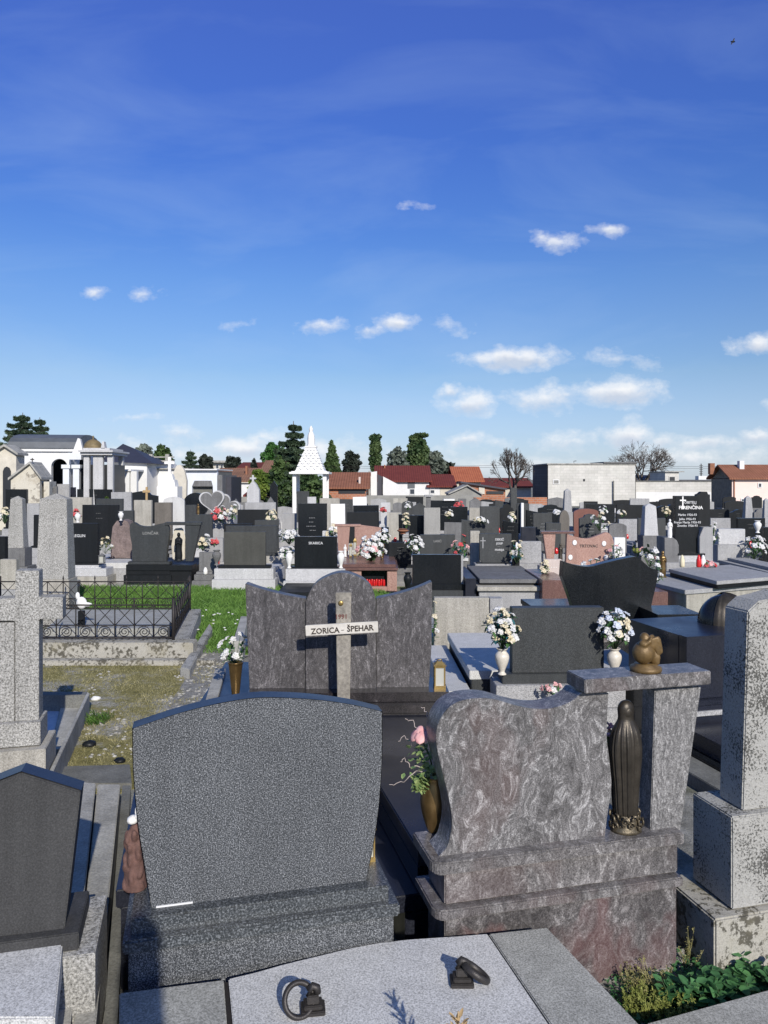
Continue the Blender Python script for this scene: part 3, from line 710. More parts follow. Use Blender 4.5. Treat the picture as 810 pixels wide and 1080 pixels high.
lan.location = fl.w(fl.p(31, 812, -.25)[0], -.25, .0)+Vector((0, 0, .12))
lan = tag(MB().lathe([(.05, 0), (.06, .03), (.055, .07), (.03, .09)], n=16).build('clay_pot', 'terracotta'), 'small brown clay pot at the left edge, left of the red grave candle', 'pot')
lan.location = fl.w(fl.p(6, 812, -.25)[0], -.25, .0)+Vector((0, 0, .12))
tag(MB().box(fl.p(-10, 812, -.35)[0], fl.p(40, 812, -.35)[0], -.38, -.14, 0, .118).xf(Matrix.Translation((fl.O.x, fl.O.y, 0)) @ Matrix.Rotation(fl.a, 4, 'Z')).build('stone_step', 'concrete', None, .004), 'low concrete step below the pedestal of the big stone cross', 'step')
def lump(label, px, py, r, mat, name='stone'):
    o = MB().ball((0, 0, r*.4), (r, r*.8, r*.5), 8, 6, None, .18).build(name, mat); o.location = at(px, py, .0); return tag(o, label, 'stone' if name == 'stone' else name.replace('_', ' '))
lump('small black crumpled rag on the dry grass right of the grave plot', 94, 788, .06, 'black_b', 'rag')
lump('small dark stone on the edge of the dry grass beside the arched headstone', 126, 805, .05, 'black_b')
lump('scrap of white paper on the dry grass behind the grave plot', 101, 739, .05, 'white', 'paper')

# ================================================================== iron fence plot
FLc = Vector((-4.95, 9.37)); FRc = Vector((-2.57, 9.37)); BRc = Vector((-2.91, 11.5)); BLc = Vector((-5.75, 11.5))
g = thing('grave_fence', 'black wrought iron grave fence with spear tips and scrolls on a stone kerb', 'fence', (-3.5, 9.4, 0))
def fence_run(A, B, z0, h, nm):
    L = (B-A).length; d = (B-A)/L; n = max(1, round(L/.235)); b = MB(); sc = MB()
    def W(s, z): P = A+d*s-g.location.xy; return (P.x, P.y, z0+z)
    def bar(s0, z0_, s1, z1_, r=.006): b.tube([W(s0, z0_), W(s1, z1_)], r, 4)
    for zz_, r in ((0.01, .011), (h, .009), (.16, .006)): bar(0, zz_, L, zz_, r)
    for i in range(n+1):
        s = L*i/n; bar(s, 0, s, h+(.05 if i % 2 == 0 else .0), .008)
        if i % 2 == 0: b.lathe([(.006, 0), (.014, .02), (.009, .04), (.001, .07)], W(s, h+.03), 6)
    for i in range(0, n-1, 2):
        s0 = L*i/n; s1 = L*(i+2)/n; m = (s0+s1)/2
        bar(s0, h, m, .16, .005); bar(m, h, s0, .16, .005); bar(m, h, s1, .16, .005); bar(s1, h, m, .16, .005)
    for i in range(n):
        c = L*(i+.5)/n; sg = 1 if i % 2 else -1; pts = []
        for t in range(34):
            q = t/33; a = q*4.6*pi; r = .082*(1-q*.86); pts.append(W(c+sg*r*cos(a), .083+r*sin(a)*.92))
        MB().tube(pts, .0055, 4).build('scroll', 'iron', g)
    b.build('railing', 'iron', g)
fence_run(FLc, FRc, .25, .41, 'f'); fence_run(FRc, BRc, .25, .41, 's'); fence_run(BLc, BRc, .25, .41, 'b'); fence_run(FLc, BLc, .25, .41, 'l')
for P in (FLc, FRc, BLc, BRc):
    q = P-g.location.xy; MB().tube([(q.x, q.y, .2), (q.x, q.y, .74)], .02, 8).build('corner_post', 'iron', g)
def kb(A, B, w, z0, z1, name, mat, off=0):
    d = (B-A).normalized(); n_ = Vector((-d.y, d.x)); A2 = A-d*w/2; B2 = B+d*w/2
    P = [A2+n_*(off-w/2), B2+n_*(off-w/2), B2+n_*(off+w/2), A2+n_*(off+w/2)]
    return MB().slab([tuple(p-g.location.xy) for p in P], z0, z1).build(name, mat, g, .012)
kb(FLc, FRc+Vector((.16, 0)), .24, .0, .235, 'kerb', 'lichen_warm', -.05)
kb(FRc+Vector((.05, .15)), BRc+Vector((.05, 0)), .22, .0, .232, 'kerb', 'lichen')
kb(BLc, BRc, .2, .0, .229, 'kerb', 'lichen')
kb(FLc+Vector((0, .2)), BLc-Vector((0, .2)), .2, .0, .226, 'kerb', 'lichen')
kb(FLc, FRc+Vector((.5, 0)), .16, .0, .07, 'kerb', 'lichen_warm', -.30)
g2 = thing('grave_slab', 'plain grey concrete grave slab lying inside the iron fence', 'grave slab', (-3.6, 10.3, 0))
MB().slab(loc(g2, [(-4.3, 9.75), (-2.75, 9.75), (-2.98, 11.15), (-4.6, 11.15)]), 0, .3).build('cover_slab', 'slab_beige', g2, .008)
k = tag(MB().slab(quad([(221, 657), (224, 662), (200, 706), (190, 704)], .12), 0, .12).build('kerb_strip', 'lichen', None, .01), 'weathered concrete kerb strip running along the right side of the fenced grave', 'kerb')
th = thing('figurine', 'small white figurine of a perched bird on a dark post inside the iron fence', 'figurine', (Xp(86, 9.9), 9.9, .0))
MB().box(-.035, .035, -.035, .035, 0, .5).build('post', 'black_b', th, .004)
MB().ball((0, 0, .6), (.07, .04, .08), 10, 8).ball((.06, 0, .58), (.08, .03, .03), 8, 6).ball((-.05, 0, .69), (.03, .025, .05), 8, 6).build('bird', 'marble', th)
# ================================================================== MIDDLE AND FAR GRAVES
STY = {
 'flat': lambda: [(0, 0), (1, 0), (1, 1), (0, 1)],
 'taper': lambda: [(.0, 0), (1, 0), (.93, 1), (.07, 1)],
 'slant': lambda: [(0, 0), (1, 0), (1, .9), (0, 1)],
 'arch': lambda: [(0, 0), (1, 0), (1, .88)]+[(.5+.5*cos(t*pi/10), .88+.12*sin(t*pi/10)) for t in range(1, 10)]+[(0, .88)],
 'round': lambda: [(0, 0), (1, 0), (1, .72)]+[(.5+.5*cos(t*pi/12), .72+.28*sin(t*pi/12)) for t in range(1, 12)]+[(0, .72)],
 'gable': lambda: [(0, 0), (1, 0), (1, .85), (.5, 1), (0, .85)],
 'steep': lambda: [(0, 0), (1, 0), (1, .78), (.5, 1), (0, .78)],
 'chamfer': lambda: [(.08, 0), (.92, 0), (1, .1), (1, 1), (0, 1), (0, .1)],
 'scurve': lambda: [(.06, 0), (.94, 0)]+arcs([(.95, .3), (1, .6), (1, .85), (.92, .97), (.75, .96), (.5, .9), (.25, .92), (.1, 1), (0, .93), (.0, .7), (.05, .4), (.05, .1)], 4),
 'shoulder': lambda: [(0, 0), (1, 0), (1, .84), (.8, .88), (.74, .96), (.5, 1), (.26, .96), (.2, .88), (0, .84)],
 'rough': lambda: [(.0, 0), (1, 0), (1.0, .4), (.95, .75), (.8, .95), (.55, 1), (.3, .97), (.1, .82), (.02, .45)],
}
def mblock(mb, u0, u1, v0, v1, z0, z1): return mb.box(u0, u1, v0, v1, z0, z1)
def grave(label, x0, x1, yt, Y, mat='black', style='flat', yaw=0, th=.12, base='light', bz=.42, pl=.07, plmat=None, over=.1, cover='back', clen=1.9, cmat=None, group=None, txt=None, name='gravestone', cat='gravestone', steps=2, tm='grey_letter', leanmat=None):
    cx = (x0+x1)/2; f = Fr(cx, Y, yaw); rs = random.Random(x0*7.3+Y); w = (x1-x0)/F*Y/ max(.6, cos(f.a)); zt = Zp(yt, Y)
    g = thing(name, label, cat, (f.O.x, f.O.y, 0), f.a, group)
    z0 = bz+pl; h = max(.1, zt-z0)
    if Y > 18: g.rotation_euler[0] = R(rs.uniform(-1, 1)); g.rotation_euler[1] = R(rs.uniform(-1.1, 1.1))
    pts = [((p[0]-.5)*w, z0+p[1]*h) for p in STY[style]()]
    bv = .004 if Y < 12 else (.006 if Y < 20 else 0)
    MB().prism(pts, 0, th).build('headstone', mat, g, bv)
    o = over
    if pl: MB().box(-w/2-o*.6, w/2+o*.6, -.05, th+.05, bz+.001, z0-.001).build('plinth', plmat or mat, g, bv)
    if steps == 2:
        MB().box(-w/2-o, w/2+o, -.10, th+.1, bz*.5, bz).build('base_step', base, g, bv)
        MB().box(-w/2-o-.04, w/2+o+.04, -.13, th+.14, 0, bz*.5-.002).build('base_step', base, g, bv)
    else: MB().box(-w/2-o, w/2+o, -.10, th+.1, 0, bz).build('base_step', base, g, bv)
    cm = cmat or base; e = w/2+o*.8
    if cover == 'back':
        MB().box(-e, e, th+.15, clen, 0, bz*.6).build('kerb', base, g, bv); MB().box(-e+.04, e-.04, th+.2, clen-.06, bz*.6+.002, bz*.6+.07).build('cover_slab', cm, g, bv)
    elif cover == 'front':
        MB().box(-e, e, -clen, -.15, 0, bz*.5).build('kerb', base, g, bv); MB().box(-e-.03, e+.03, -clen-.03, -.14, bz*.5+.002, bz*.5+.07).build('cover_slab', cm, g, bv)
        MB().box(-e+.12, e-.12, -clen+.12, -.25, bz*.5+.072, bz*.5+.13).build('cover_slab', cm, g, bv)
    if txt:
        for s, fu, fz_, sz in txt: text(s, sz*h, fu*w, z0+fz_*h, -.003, tm, g, ext=.001, bold=sz*h*.015)
    return g, f, w, z0, zt
def lines(n, y0=.62, dy=.11, sz=.07): return [('- '*random.randint(3, 6), random.uniform(-.05, .05), y0-i*dy, sz) for i in range(n)]

# ---- second line: dark rectangular headstone with two vases
g, f, w, z0, zt = grave('plain dark speckled rectangular headstone on a light granite base between two cream vases of flowers', 540, 637.5, 641, 6.8, 'dark_grey', yaw=2, base='light', bz=.40, pl=.085, over=.16, cover=None)
q = f.O
g['label'] = 'plain dark speckled rectangular headstone on a light granite base between two cream vases of flowers'
MB().box(-.75, .62, .26, 2.0, .36, .44).build('cover_slab', 'slab_light', g, .005)
MB().box(-.73, .6, .26, 1.98, 0, .358).build('kerb', 'dark_grey', g, .005)
MB().box(.62, .98, -.1, 1.2, .0, .42).build('kerb', 'light', g, .005)
MB().box(-1.0, -.76, .1, 2.0, .0, .3).build('kerb', 'slab_light', g, .005)
for i, (px, lab) in enumerate(((529.5, 'left'), (648, 'right'))):
    P = Vector((Xp(px, 6.72), 6.72, .487))
    vase('cream ceramic vase at the %s end of the plain dark rectangular headstone' % lab, P, .23, .062, 'ceramic', 0)
    bouquet('bouquet of %s at the %s end of the plain dark headstone' % (('white and cream flowers', 'left') if i == 0 else ('pale blue flowers', 'right')), P+Vector((0, 0, .23)), .24, .33, 34, ('petal', 'petal_cream', 'petal_cream') if i == 0 else ('petal_blue', 'petal', 'petal_cream', 'petal'), ('leaf', 'leaf_teal') if i == 0 else ('leaf',), size=.040, seed=21+i, leafn=110)
bouquet('small pink and white flowers lying on the light base below the plain dark headstone', Vector((Xp(583, 6.6), 6.6, .36)), .2, .09, 8, ('petal_pink', 'petal'), size=.03, seed=31)
# light concrete end panel and pillar behind
g, f, w, z0, zt = grave('plain light terrazzo end panel with a narrow side pillar, behind the left cream vase', 458, 516, 630.5, 9.3, 'light_warm', base='light', bz=.1, pl=0, th=.12, cover='back', clen=2.3, over=.02, steps=1)
MB().box(w/2+.005, w/2+.16, -.03, .14, 0, zt-.004).build('side_pillar', 'light', g, .004)
bouquet('white flower and bud at the left edge of the light terrazzo end panel', Vector((Xp(456, 9.2), 9.2, .2)), .12, .55, 6, ('petal', 'petal_cream'), size=.04, seed=33)
# curved black headstone
f = Fr(645, 8.8, 3); g = f.thing('grave_monument', 'glossy black winged headstone with a wavy top on a swirled pinkish base', 'gravestone')
P = arcs([(594, 592), (607, 596), (622, 597.5), (639, 593.5), (661, 588.5), (672, 587.5), (680, 594), (686, 599), (694, 601)], 5)+arcs([(694, 606), (691, 622), (687, 640), (686, 657)], 4)+arcs([(606, 657), (604, 640), (598, 622), (593, 608)], 4)
MB().prism(f.pts(P), 0, .14).build('headstone', 'black', g, .004)
def bx(x0, x1, y0, y1, v0, v1, name, mat, fr=None, par=None, bv=.005):
    fr = fr or f; par = par or g
    za = fr.z(x0, y1, v0) if y1 is not None else 0
    return MB().box(fr.p(x0, 600, v0)[0], fr.p(x1, 600, v0)[0], v0, v1, za, fr.z(x0, y0, v0)-.001).build(name, mat, par, bv)
bx(600, 697, 657, 664, -.06, .3, 'plinth', 'black'); bx(604, 693, 664, 677, -.03, .28, 'base_step', 'paradiso_base'); bx(600, 696, 677, 682, -.07, .32, 'ledge', 'paradiso_base'); bx(604, 693, 682, None, -.03, .28, 'base_step', 'paradiso_base')
MB().box(-.5, .5, .33, 2.3, 0, .4).build('kerb', 'paradiso_base', g, .005)
MB().box(-.52, .52, .33, 2.3, .402, .47).build('cover_slab', 'black', g, .005)
bouquet('leafy white flowers poking out behind the right end of the wavy black headstone', Vector((Xp(690, 9.1), 9.1, .95)), .2, .3, 8, ('petal',), ('leaf', 'leaf'), size=.035, seed=35)
bouquet('white flowers seen over the dip in the top of the wavy black headstone', Vector((Xp(627, 10.2), 10.2, .86)), .36, .22, 16, ('petal', 'petal_blue'), size=.05, seed=36)
# dark boxes at the right, blue black
f = Fr(724, 6.2, 14); g = f.thing('grave_monument', 'blue black polished headstone with a deep box tomb, right of the gold angel', 'gravestone')
MB().box(0, 1.0, 0, .1, f.z(724, 738), f.z(724, 672)).build('headstone', 'blueblack', g, .004)
MB().box(-.04, 1.1, -.06, .2, f.z(724, 746, -.06), f.z(724, 738)-.002).build('plinth', 'blueblack', g, .004)
MB().box(-.06, 1.1, -.08, .2, f.z(724, 757, -.08), f.z(724, 752, -.08)).build('light_band', 'light', g, .002)
MB().box(-.05, 1.1, -.06, .2, f.z(724, 752, -.06)+.003, f.z(724, 746, -.06)-.002).build('base_step', 'blueblack', g, .002)
MB().box(-.06, 1.1, -.08, .2, 0, f.z(724, 757, -.08)-.002).build('base_step', 'blueblack', g, .004)
MB().box(.0, 1.0, .102, .85, f.z(724, 740), f.z(724, 672)-.004).build('box_tomb', 'blueblack', g, .004)
MB().box(-.15, 1.1, .2, 2.2, .0, .4).build('kerb', 'black', g, .004)
MB().box(-.2, 1.1, -2.0, -.1, .0, .12).build('kerb', 'black', g, .005)
MB().box(-.12, 1.05, -1.9, -.12, .122, .25).build('cover_slab', 'blueblack', g, .005)
MB().box(-.42, -.2, -2.0, .2, .0, .1).build('kerb', 'concrete_dark', g, .005)
g = f.thing('urn', 'dark polished domed stone with a ribbed bronze drape over it, beside the weathered pillar', 'monument', v=.5, u=.74, z=f.z(724, 672)-.004)
b = MB(); vs = []
pr_ = [(.002, 0), (.05, .01), (.1, .05), (.13, .12), (.14, .2), (.12, .26), (.06, .3), (.0, .31)]
def dome(a0, a1, r0, ht, mat, nm, fold=0):
    b = MB(); N = 40; K = 14; vs = []; fs = []
    for i in range(N+1):
        a = a0+(a1-a0)*i/N
        for k in range(K+1):
            t = k/K*pi/2; rr = r0*(1+fold*sin(a*26)); vs.append((rr*cos(a)*cos(t)*1.25, rr*sin(a)*cos(t), ht*sin(t)*(1+fold*.5*sin(a*26))))
    for i in range(N):
        for k in range(K): q = i*(K+1)+k; fs.append((q, q+K+1, q+K+2, q+1))
    b.add(vs, fs, True); b.build(nm, mat, g)
dome(0, 2*pi, .19, .25, 'black', 'dome'); dome(-pi*.8, pi*.5, .2, .265, 'bronze', 'drape', .03)
grave('low black polished grave edge with a light slab behind the dark domed stone', 693, 742, 648, 8.3, 'black', base='black', bz=.2, pl=0, th=.6, cover=None, over=.0, yaw=3)
# pale cover slab with the black left wall
f = Fr(515, 12.9, 0)
g, f, w, z0, zt = grave('chamfered dark headstone with an inlaid cross and lettering, light stepped cover in front', 506, 539.5, 563, 15.4, 'dark_grey', 'chamfer', base='light', bz=.5, pl=.02, over=.1, cover=None,
    txt=[('ĐEKIĆ', .12, .80, .11), ('JOSIP', .12, .66, .10), ('MARIJA', .12, .44, .10), ('- - -', .1, .56, .05), ('- - -', .1, .34, .05)], tm='silver')
MB().box(-.26*1, -.25, -.004, -.001, z0+.5*(zt-z0), z0+.88*(zt-z0)).box(-.31, -.2, -.004, -.001, z0+.75*(zt-z0), z0+.765*(zt-z0)).build('inlaid_cross', 'silver', g)
MB().box(-.62, .52, -2.35, -.12, 0, .30).build('kerb', 'light', g, .006); MB().box(-.66, .56, -2.42, -.12, .302, .375).build('cover_slab', 'light_warm', g, .006)
MB().box(-.55, .42, -2.2, -.2, .377, .41).build('base_step', 'black_b', g, .004); MB().box(-.6, .47, -2.25, -.2, .412, .48).build('cover_slab', 'mid_grey', g, .006)
MB().box(-.85, -.665, -2.3, -.5, 0, .5).build('kerb', 'blueblack', g, .006)
grave('plain light concrete block stele directly left of the chamfered headstone with the inlaid cross', 496, 506, 560, 15.9, 'light_warm', base='light', bz=.4, pl=0, cover=None, over=.05)
grave('low dark granite block with a small black urn, right of the chamfered headstone', 541, 548, 588, 15.2, 'black_b', base='light', bz=.45, pl=.02, cover=None, over=.04)
grave('speckled light granite panel behind the leafless potted twigs right of the chamfered headstone', 548, 571, 571, 16.4, 'light', base='light', bz=.4, pl=0, cover='back', over=.05)
bouquet('dark leafy twigs in a black pot right of the chamfered headstone', Vector((Xp(545, 15.1), 15.1, .55)), .3, .5, 6, ('petal_cream',), ('leaf_teal', 'leaf'), size=.05, seed=41)
# black front stone
g, f, w, z0, zt = grave('wide glossy black headstone on dark stepped plinths with a light strip at its right edge', 435, 486, 585, 13.3, 'black', base='dark_grey', bz=.28, pl=.1, over=.1, cover='back')
MB().box(w/2+.005, w/2+.04, .0, .1, z0, zt-.02).build('side_strip', 'light', g)
o = vase('dark narrow urn at the left foot of the wide glossy black headstone', Vector((Xp(430, 13.1), 13.1, .3)), .3, .07, 'black_b', 0)
g, f, w, z0, zt = grave('grey granite headstone with faint grey lettering, just above the wide glossy black headstone', 443, 480, 564, 16.4, 'dark_grey', base='mid_grey', bz=.4, pl=.05, over=.1, cover='back', txt=[('LASIĆ', 0, .75, .12)])
bouquet('bunch of white flowers in a cream vase left of the grey lettered headstone', Vector((Xp(438, 15.8), 15.8, .62)), .34, .42, 16, ('petal',), size=.06, seed=43)
bouquet('dark green and pink wreath of leaves right of the grey lettered headstone', Vector((Xp(486, 16.0), 16.0, .5)), .34, .5, 9, ('petal_pink', 'petal_red'), ('leaf', 'leaf', 'leaf_teal'), size=.055, seed=44)
# SKARICA
g, f, w, z0, zt = grave('glossy black headstone with silver name lettering between two white urns on a white stepped base', 310.5, 355.5, 566, 14.9, 'black', base='white_granite', bz=.46, pl=.04, over=.16, cover='back', txt=[('SKARICA', 0, .78, .12)], tm='silver')
for px, s in ((305, 'left'), (359.5, 'right')): vase('white marble urn at the %s side of the glossy black headstone on the white base' % s, Vector((Xp(px, 14.85), 14.85, .47)), .33, .07, 'marble', 0)
tag(MB().box(Xp(292, 13.4), Xp(334, 13.4), 13.4, 14.6, 0, .22).build('grave_block', 'black_b', None, .01), 'low dark block tomb on the lawn in front of the white stepped base', 'grave slab')
bouquet('upper bunch of white silk flowers on a stand left of the glossy black headstone', Vector((Xp(305, 16.0), 16.0, .85)), .32, .3, 14, ('petal',), size=.07, seed=45)
bouquet('lower bunch of white silk flowers on a stand left of the glossy black headstone', Vector((Xp(303.5, 15.6), 15.6, .55)), .3, .25, 12, ('petal',), size=.065, seed=46)
# olive
g, f, w, z0, zt = grave('plain olive grey headstone on a white stepped base at the lawn\'s far edge', 236, 280, 561, 15.3, 'olive_grey', base='white_granite', bz=.42, pl=.06, plmat='black_b', over=.17, cover='back')
grave('black headstone with a small white plate, peeking out behind the plain olive grey headstone', 238, 292, 554.5, 17.2, 'dark_grey', base='light_warm', bz=.48, pl=.06, over=.08, cover='back')
grave('low black headstone top visible above the olive grey headstone and left of the black backing', 236, 266, 552.5, 17.9, 'black_b', base='light', bz=.4, cover=None)
# LONCAR
g, f, w, z0, zt = grave('black lettered monument with curved headstone and slanted pillar under a lintel', 137, 178, 551, 16.0, 'dark_grey', 'scurve', base='black_b', bz=.42, pl=.06, over=.05, cover=None, txt=[('LONČAR', .03, .72, .10)], tm='grey_letter')
u = lambda px: (px-157.5)/F*16.0
MB().prism([(u(195.5), z0), (u(203), z0), (u(211), zt-.06), (u(196), zt-.06)], 0, .12).build('pillar', 'dark_grey', g, .006)
MB().box(u(174), u(212), -.02, .14, zt-.058, zt+.005).build('lintel', 'dark_grey', g, .006)
MB().box(u(135), u(204), -.12, .3, .30, z0-.07).build('ledge', 'black_b', g, .006); MB().box(u(136), u(203), -.08, .26, 0, .298).build('base_step', 'black_b', g, .006)
MB().box(u(137), u(202), .3, 2.1, 0, .35).build('cover_slab', 'black_b', g, .006)
def figure(label, P, h, mat, name='statue', rz=0):
    t = thing(name, label, 'statue', P, rz)
    pr2 = [(.15*h, 0), (.15*h, .03*h), (.11*h, .05*h), (.12*h, .2*h), (.105*h, .45*h), (.125*h, .68*h), (.12*h, .76*h), (.05*h, .83*h), (.045*h, .85*h)]
    MB().lathe(arcs(pr2, 3), n=28, fold=lambda a, z: 1+.06*sin(6*a+z*4), sy=.8).build('robe', mat, t)
    b = MB().ball((0, 0, .91*h), (.06*h, .065*h, .085*h), 10, 8).tube([(-.1*h, 0, .72*h), (-.09*h, -.09*h, .58*h), (-.0*h, -.13*h, .66*h)], .035*h, 7, .025*h).tube([(.1*h, 0, .72*h), (.09*h, -.09*h, .58*h), (0, -.13*h, .68*h)], .035*h, 7, .025*h)
    b.build('body', mat, t); return t
figure('small black statue of a robed woman beside the slanted black pillar', Vector((Xp(188.5, 15.95), 15.95, .49)), .60, 'black_b')
tag(MB().prism([(-.13, 0), (.13, 0), (.15, .4), (.08, .68), (-.1, .66), (-.16, .3)], 0, .05).xf(Matrix.Translation((Xp(188.5, 16.2), 16.2, .49))).build('stone_backing', 'cream', None, .02), 'rough pale stone backing plate behind the small black statue', 'stone plate')
grave('rough pinkish natural boulder headstone beside the curved black monument', 116.5, 139, 548, 17.2, 'boulder', 'rough', th=.35, base='mid_grey', bz=.42, pl=0, cover='back', over=.1)
g, f, w, z0, zt = grave('black headstone with bright lettering partly hidden by the tall terrazzo obelisk', 70, 103, 552, 15.9, 'black_b', base='white_granite', bz=.42, pl=.05, over=.1, cover=None, txt=[('REGLIN', -.10, .68, .10)], tm='silver')
MB().box(-w/2-.1, w/2+.28, -.22, .3, 0, .2).build('base_step', 'light_warm', g, .006); MB().box(-w/2-.1, w/2+.24, -.18, .25, .202, .36).build('base_step', 'white_granite', g, .006)
MB().box(-w/2, w/2+.7, .3, 2.4, 0, .3).build('kerb', 'light', g, .006); MB().box(-w/2, w/2+.6, .35, 2.3, .302, .42).build('cover_slab', 'slab_light', g, .006)
lantern('grave_lantern', 'grey metal lantern at the right end of the black headstone with bright lettering', Vector((Xp(107.5, 15.7), 15.7, .47)), .2, .11, 'mid_grey')
bouquet('dry brownish flower arrangement behind the lantern, left of the pink boulder', Vector((Xp(111, 16.6), 16.6, .6)), .3, .35, 9, ('petal_cream', 'petal'), ('weed_dry', 'leaf'), size=.045, seed=47)
# left obelisks
f = Fr(55, 11.9, 3); g = f.thing('stone_obelisk', 'tall grey terrazzo obelisk with a low pyramid top, left of the iron fence', 'monument')
def obel(g, f, cx, wt, wb, yt, ysh, ybase, Y, mat, d=None):
    wt = wt/F*Y; wb = wb/F*Y; zt = Zp(yt, Y); zs = Zp(ysh, Y); zb = Zp(ybase, Y); d = d or 1
    vs = [(-wb/2, 0, zb), (wb/2, 0, zb), (wb/2, wb*d, zb), (-wb/2, wb*d, zb)]; o = (wb-wt)/2
    vs += [(-wt/2, o, zs), (wt/2, o, zs), (wt/2, wb*d-o, zs), (-wt/2, wb*d-o, zs), (0, wb*d/2, zt)]
    MB().add(vs, [(0, 3, 2, 1), (0, 1, 5, 4), (1, 2, 6, 5), (2, 3, 7, 6), (3, 0, 4, 7), (4, 5, 8), (5, 6, 8), (6, 7, 8), (7, 4, 8)]).build('shaft', mat, g, .005)
    return wb, zb
wb, zb = obel(g, f, 55, 28, 33, 520.5, 526.5, 611, 11.9, 'terrazzo', .7)
MB().box(-wb/2-.02, wb/2+.02, -.03, wb*.7+.03, 0, zb-.001).build('pedestal', 'light_warm', g, .01)
MB().box(-wb/2-.12, -wb/2-.022, -.1, .1, .0, zb+.08).build('side_block', 'light_warm', g, .01)
def obelisk(label, x0, x1, xb0, xb1, yt, ysh, yb, Y, mat, base='light'):
    f = Fr((xb0+xb1)/2, Y, 2); g = f.thing('stone_obelisk', label, 'monument')
    wb, zb = obel(g, f, 0, x1-x0, xb1-xb0, yt, ysh, yb, Y, mat, .8)
    MB().box(-wb/2-.05, wb/2+.05, -.05, wb*.8+.05, zb*.5, zb-.001).build('pedestal', base, g, .006)
    MB().box(-wb/2-.12, wb/2+.12, -.1, wb*.8+.1, 0, zb*.5-.001).build('base_step', base, g, .006); return g
obelisk('slim pale obelisk near the left edge, behind the big stone cross', 11.5, 23.5, 7.5, 24.5, 523, 526.5, 578, 16, 'terrazzo', 'mid_grey')
obelisk('pale grey tapering obelisk left of the tall black headstone with a white cross', 682, 693.5, 679.5, 694.5, 531, 534, 565, 20, 'white_granite', 'mid_grey')
obelisk('slim pale obelisk near the right edge, standing below the pink house', 787.5, 793.5, 786, 795, 522.5, 525.5, 548, 26, 'light')
obelisk('pale concrete pillar cut off by the right edge below the pink house', 807, 812, 806, 813, 525, 528, 552, 24, 'light')
obelisk('thin pale obelisk in front of the left part of the big concrete block building', 596, 602.5, 595, 603.5, 515, 518, 540, 33, 'light')
g, f, w, z0, zt = grave('plain grey concrete grave with a tilted light slab left of the tall terrazzo obelisk', 0, 17, 590, 13.2, 'light_warm', base='light', bz=.3, pl=0, cover='back', clen=2.2, over=.3)
grave('black headstone cut off by the left edge of the photo at lawn level', -14, 5.5, 566, 14.6, 'black_b', base='light', bz=.4, cover=None)
# reddish wing monument
g, f, w, z0, zt = grave('pinkish brown monument with a swooping headstone and a candle niche in front', 374, 402, 553, 17.0, 'rose', 'slant', base='rose_dark', bz=.46, pl=0, over=.03, cover=None)
u = lambda px, Y=17.0: (px-388)/F*Y
MB().prism([(u(357), .46), (u(366.5), .46), (u(369), zt-.05), (u(355.5), zt-.05)], 0, .12).build('pillar', 'rose', g, .006)
MB().box(u(353), u(380.5), -.02, .14, zt-.048, zt+.0).build('lintel', 'rose', g, .006)
MB().box(u(363), u(418), -2.1, .3, .42, .47).build('cover_slab', 'rose_dark', g, .006); MB().box(u(364), u(416), -2.0, -.1, .472, .53).build('cover_slab', 'rose_dark', g, .006)
MB().box(u(364), u(384), -2.05, -.05, 0, .418).build('kerb', 'rose', g, .006); MB().box(u(408), u(417), -2.05, -.05, 0, .418).build('kerb', 'rose', g, .006)
MB().box(u(384)+.002, u(408)-.002, -1.85, -.1, 0, .418).build('niche_back', 'black', g)
MB().box(u(384)+.002, u(408)-.002, -2.04, -1.852, 0, .10).build('niche_sill', 'rose', g)
for i in range(9):
    q = tag(MB().lathe([(.022, 0), (.026, .02), (.026, .085), (.02, .1), (.024, .11), (.012, .13)], n=10).build('grave_candle', 'redglass'), 'red glass candle in the niche under the brown granite cover', 'candle', 'red candles standing in the niche')
    q.location = Vector((f.O.x+u(387)+i*.047, 17.0-1.96+(i % 2)*.05, .101))
bouquet('large round bouquet of white silk flowers on the brown granite cover', Vector((Xp(391, 15.6), 15.6, .54)), .48, .42, 40, ('petal', 'petal', 'petal', 'petal', 'petal', 'petal_cream', 'petal_pink'), size=.075, seed=51)
P = Vector((Xp(403, 16.1), 16.1, .54)); vase('tall copper coloured vase right of the big white bouquet', P, .3, .07, 'goldbrown', 1)
bouquet('white flowers in the tall copper coloured vase right of the big white bouquet', P+Vector((0, 0, .3)), .24, .28, 14, ('petal', 'petal_blue'), size=.06, seed=52)
for i, px in enumerate((370, 374.5)):
    lantern('grave_lantern', ('left' if i == 0 else 'right')+' of two slim brass lanterns left of the big white bouquet', Vector((Xp(px, 16.3+.2*i), 16.3+.2*i, .54)), .3+.1*i, .07, 'brass')
figure('small white figurine at the left pillar of the pinkish brown monument', Vector((Xp(364, 16.4), 16.4, .54)), .26, 'marble')
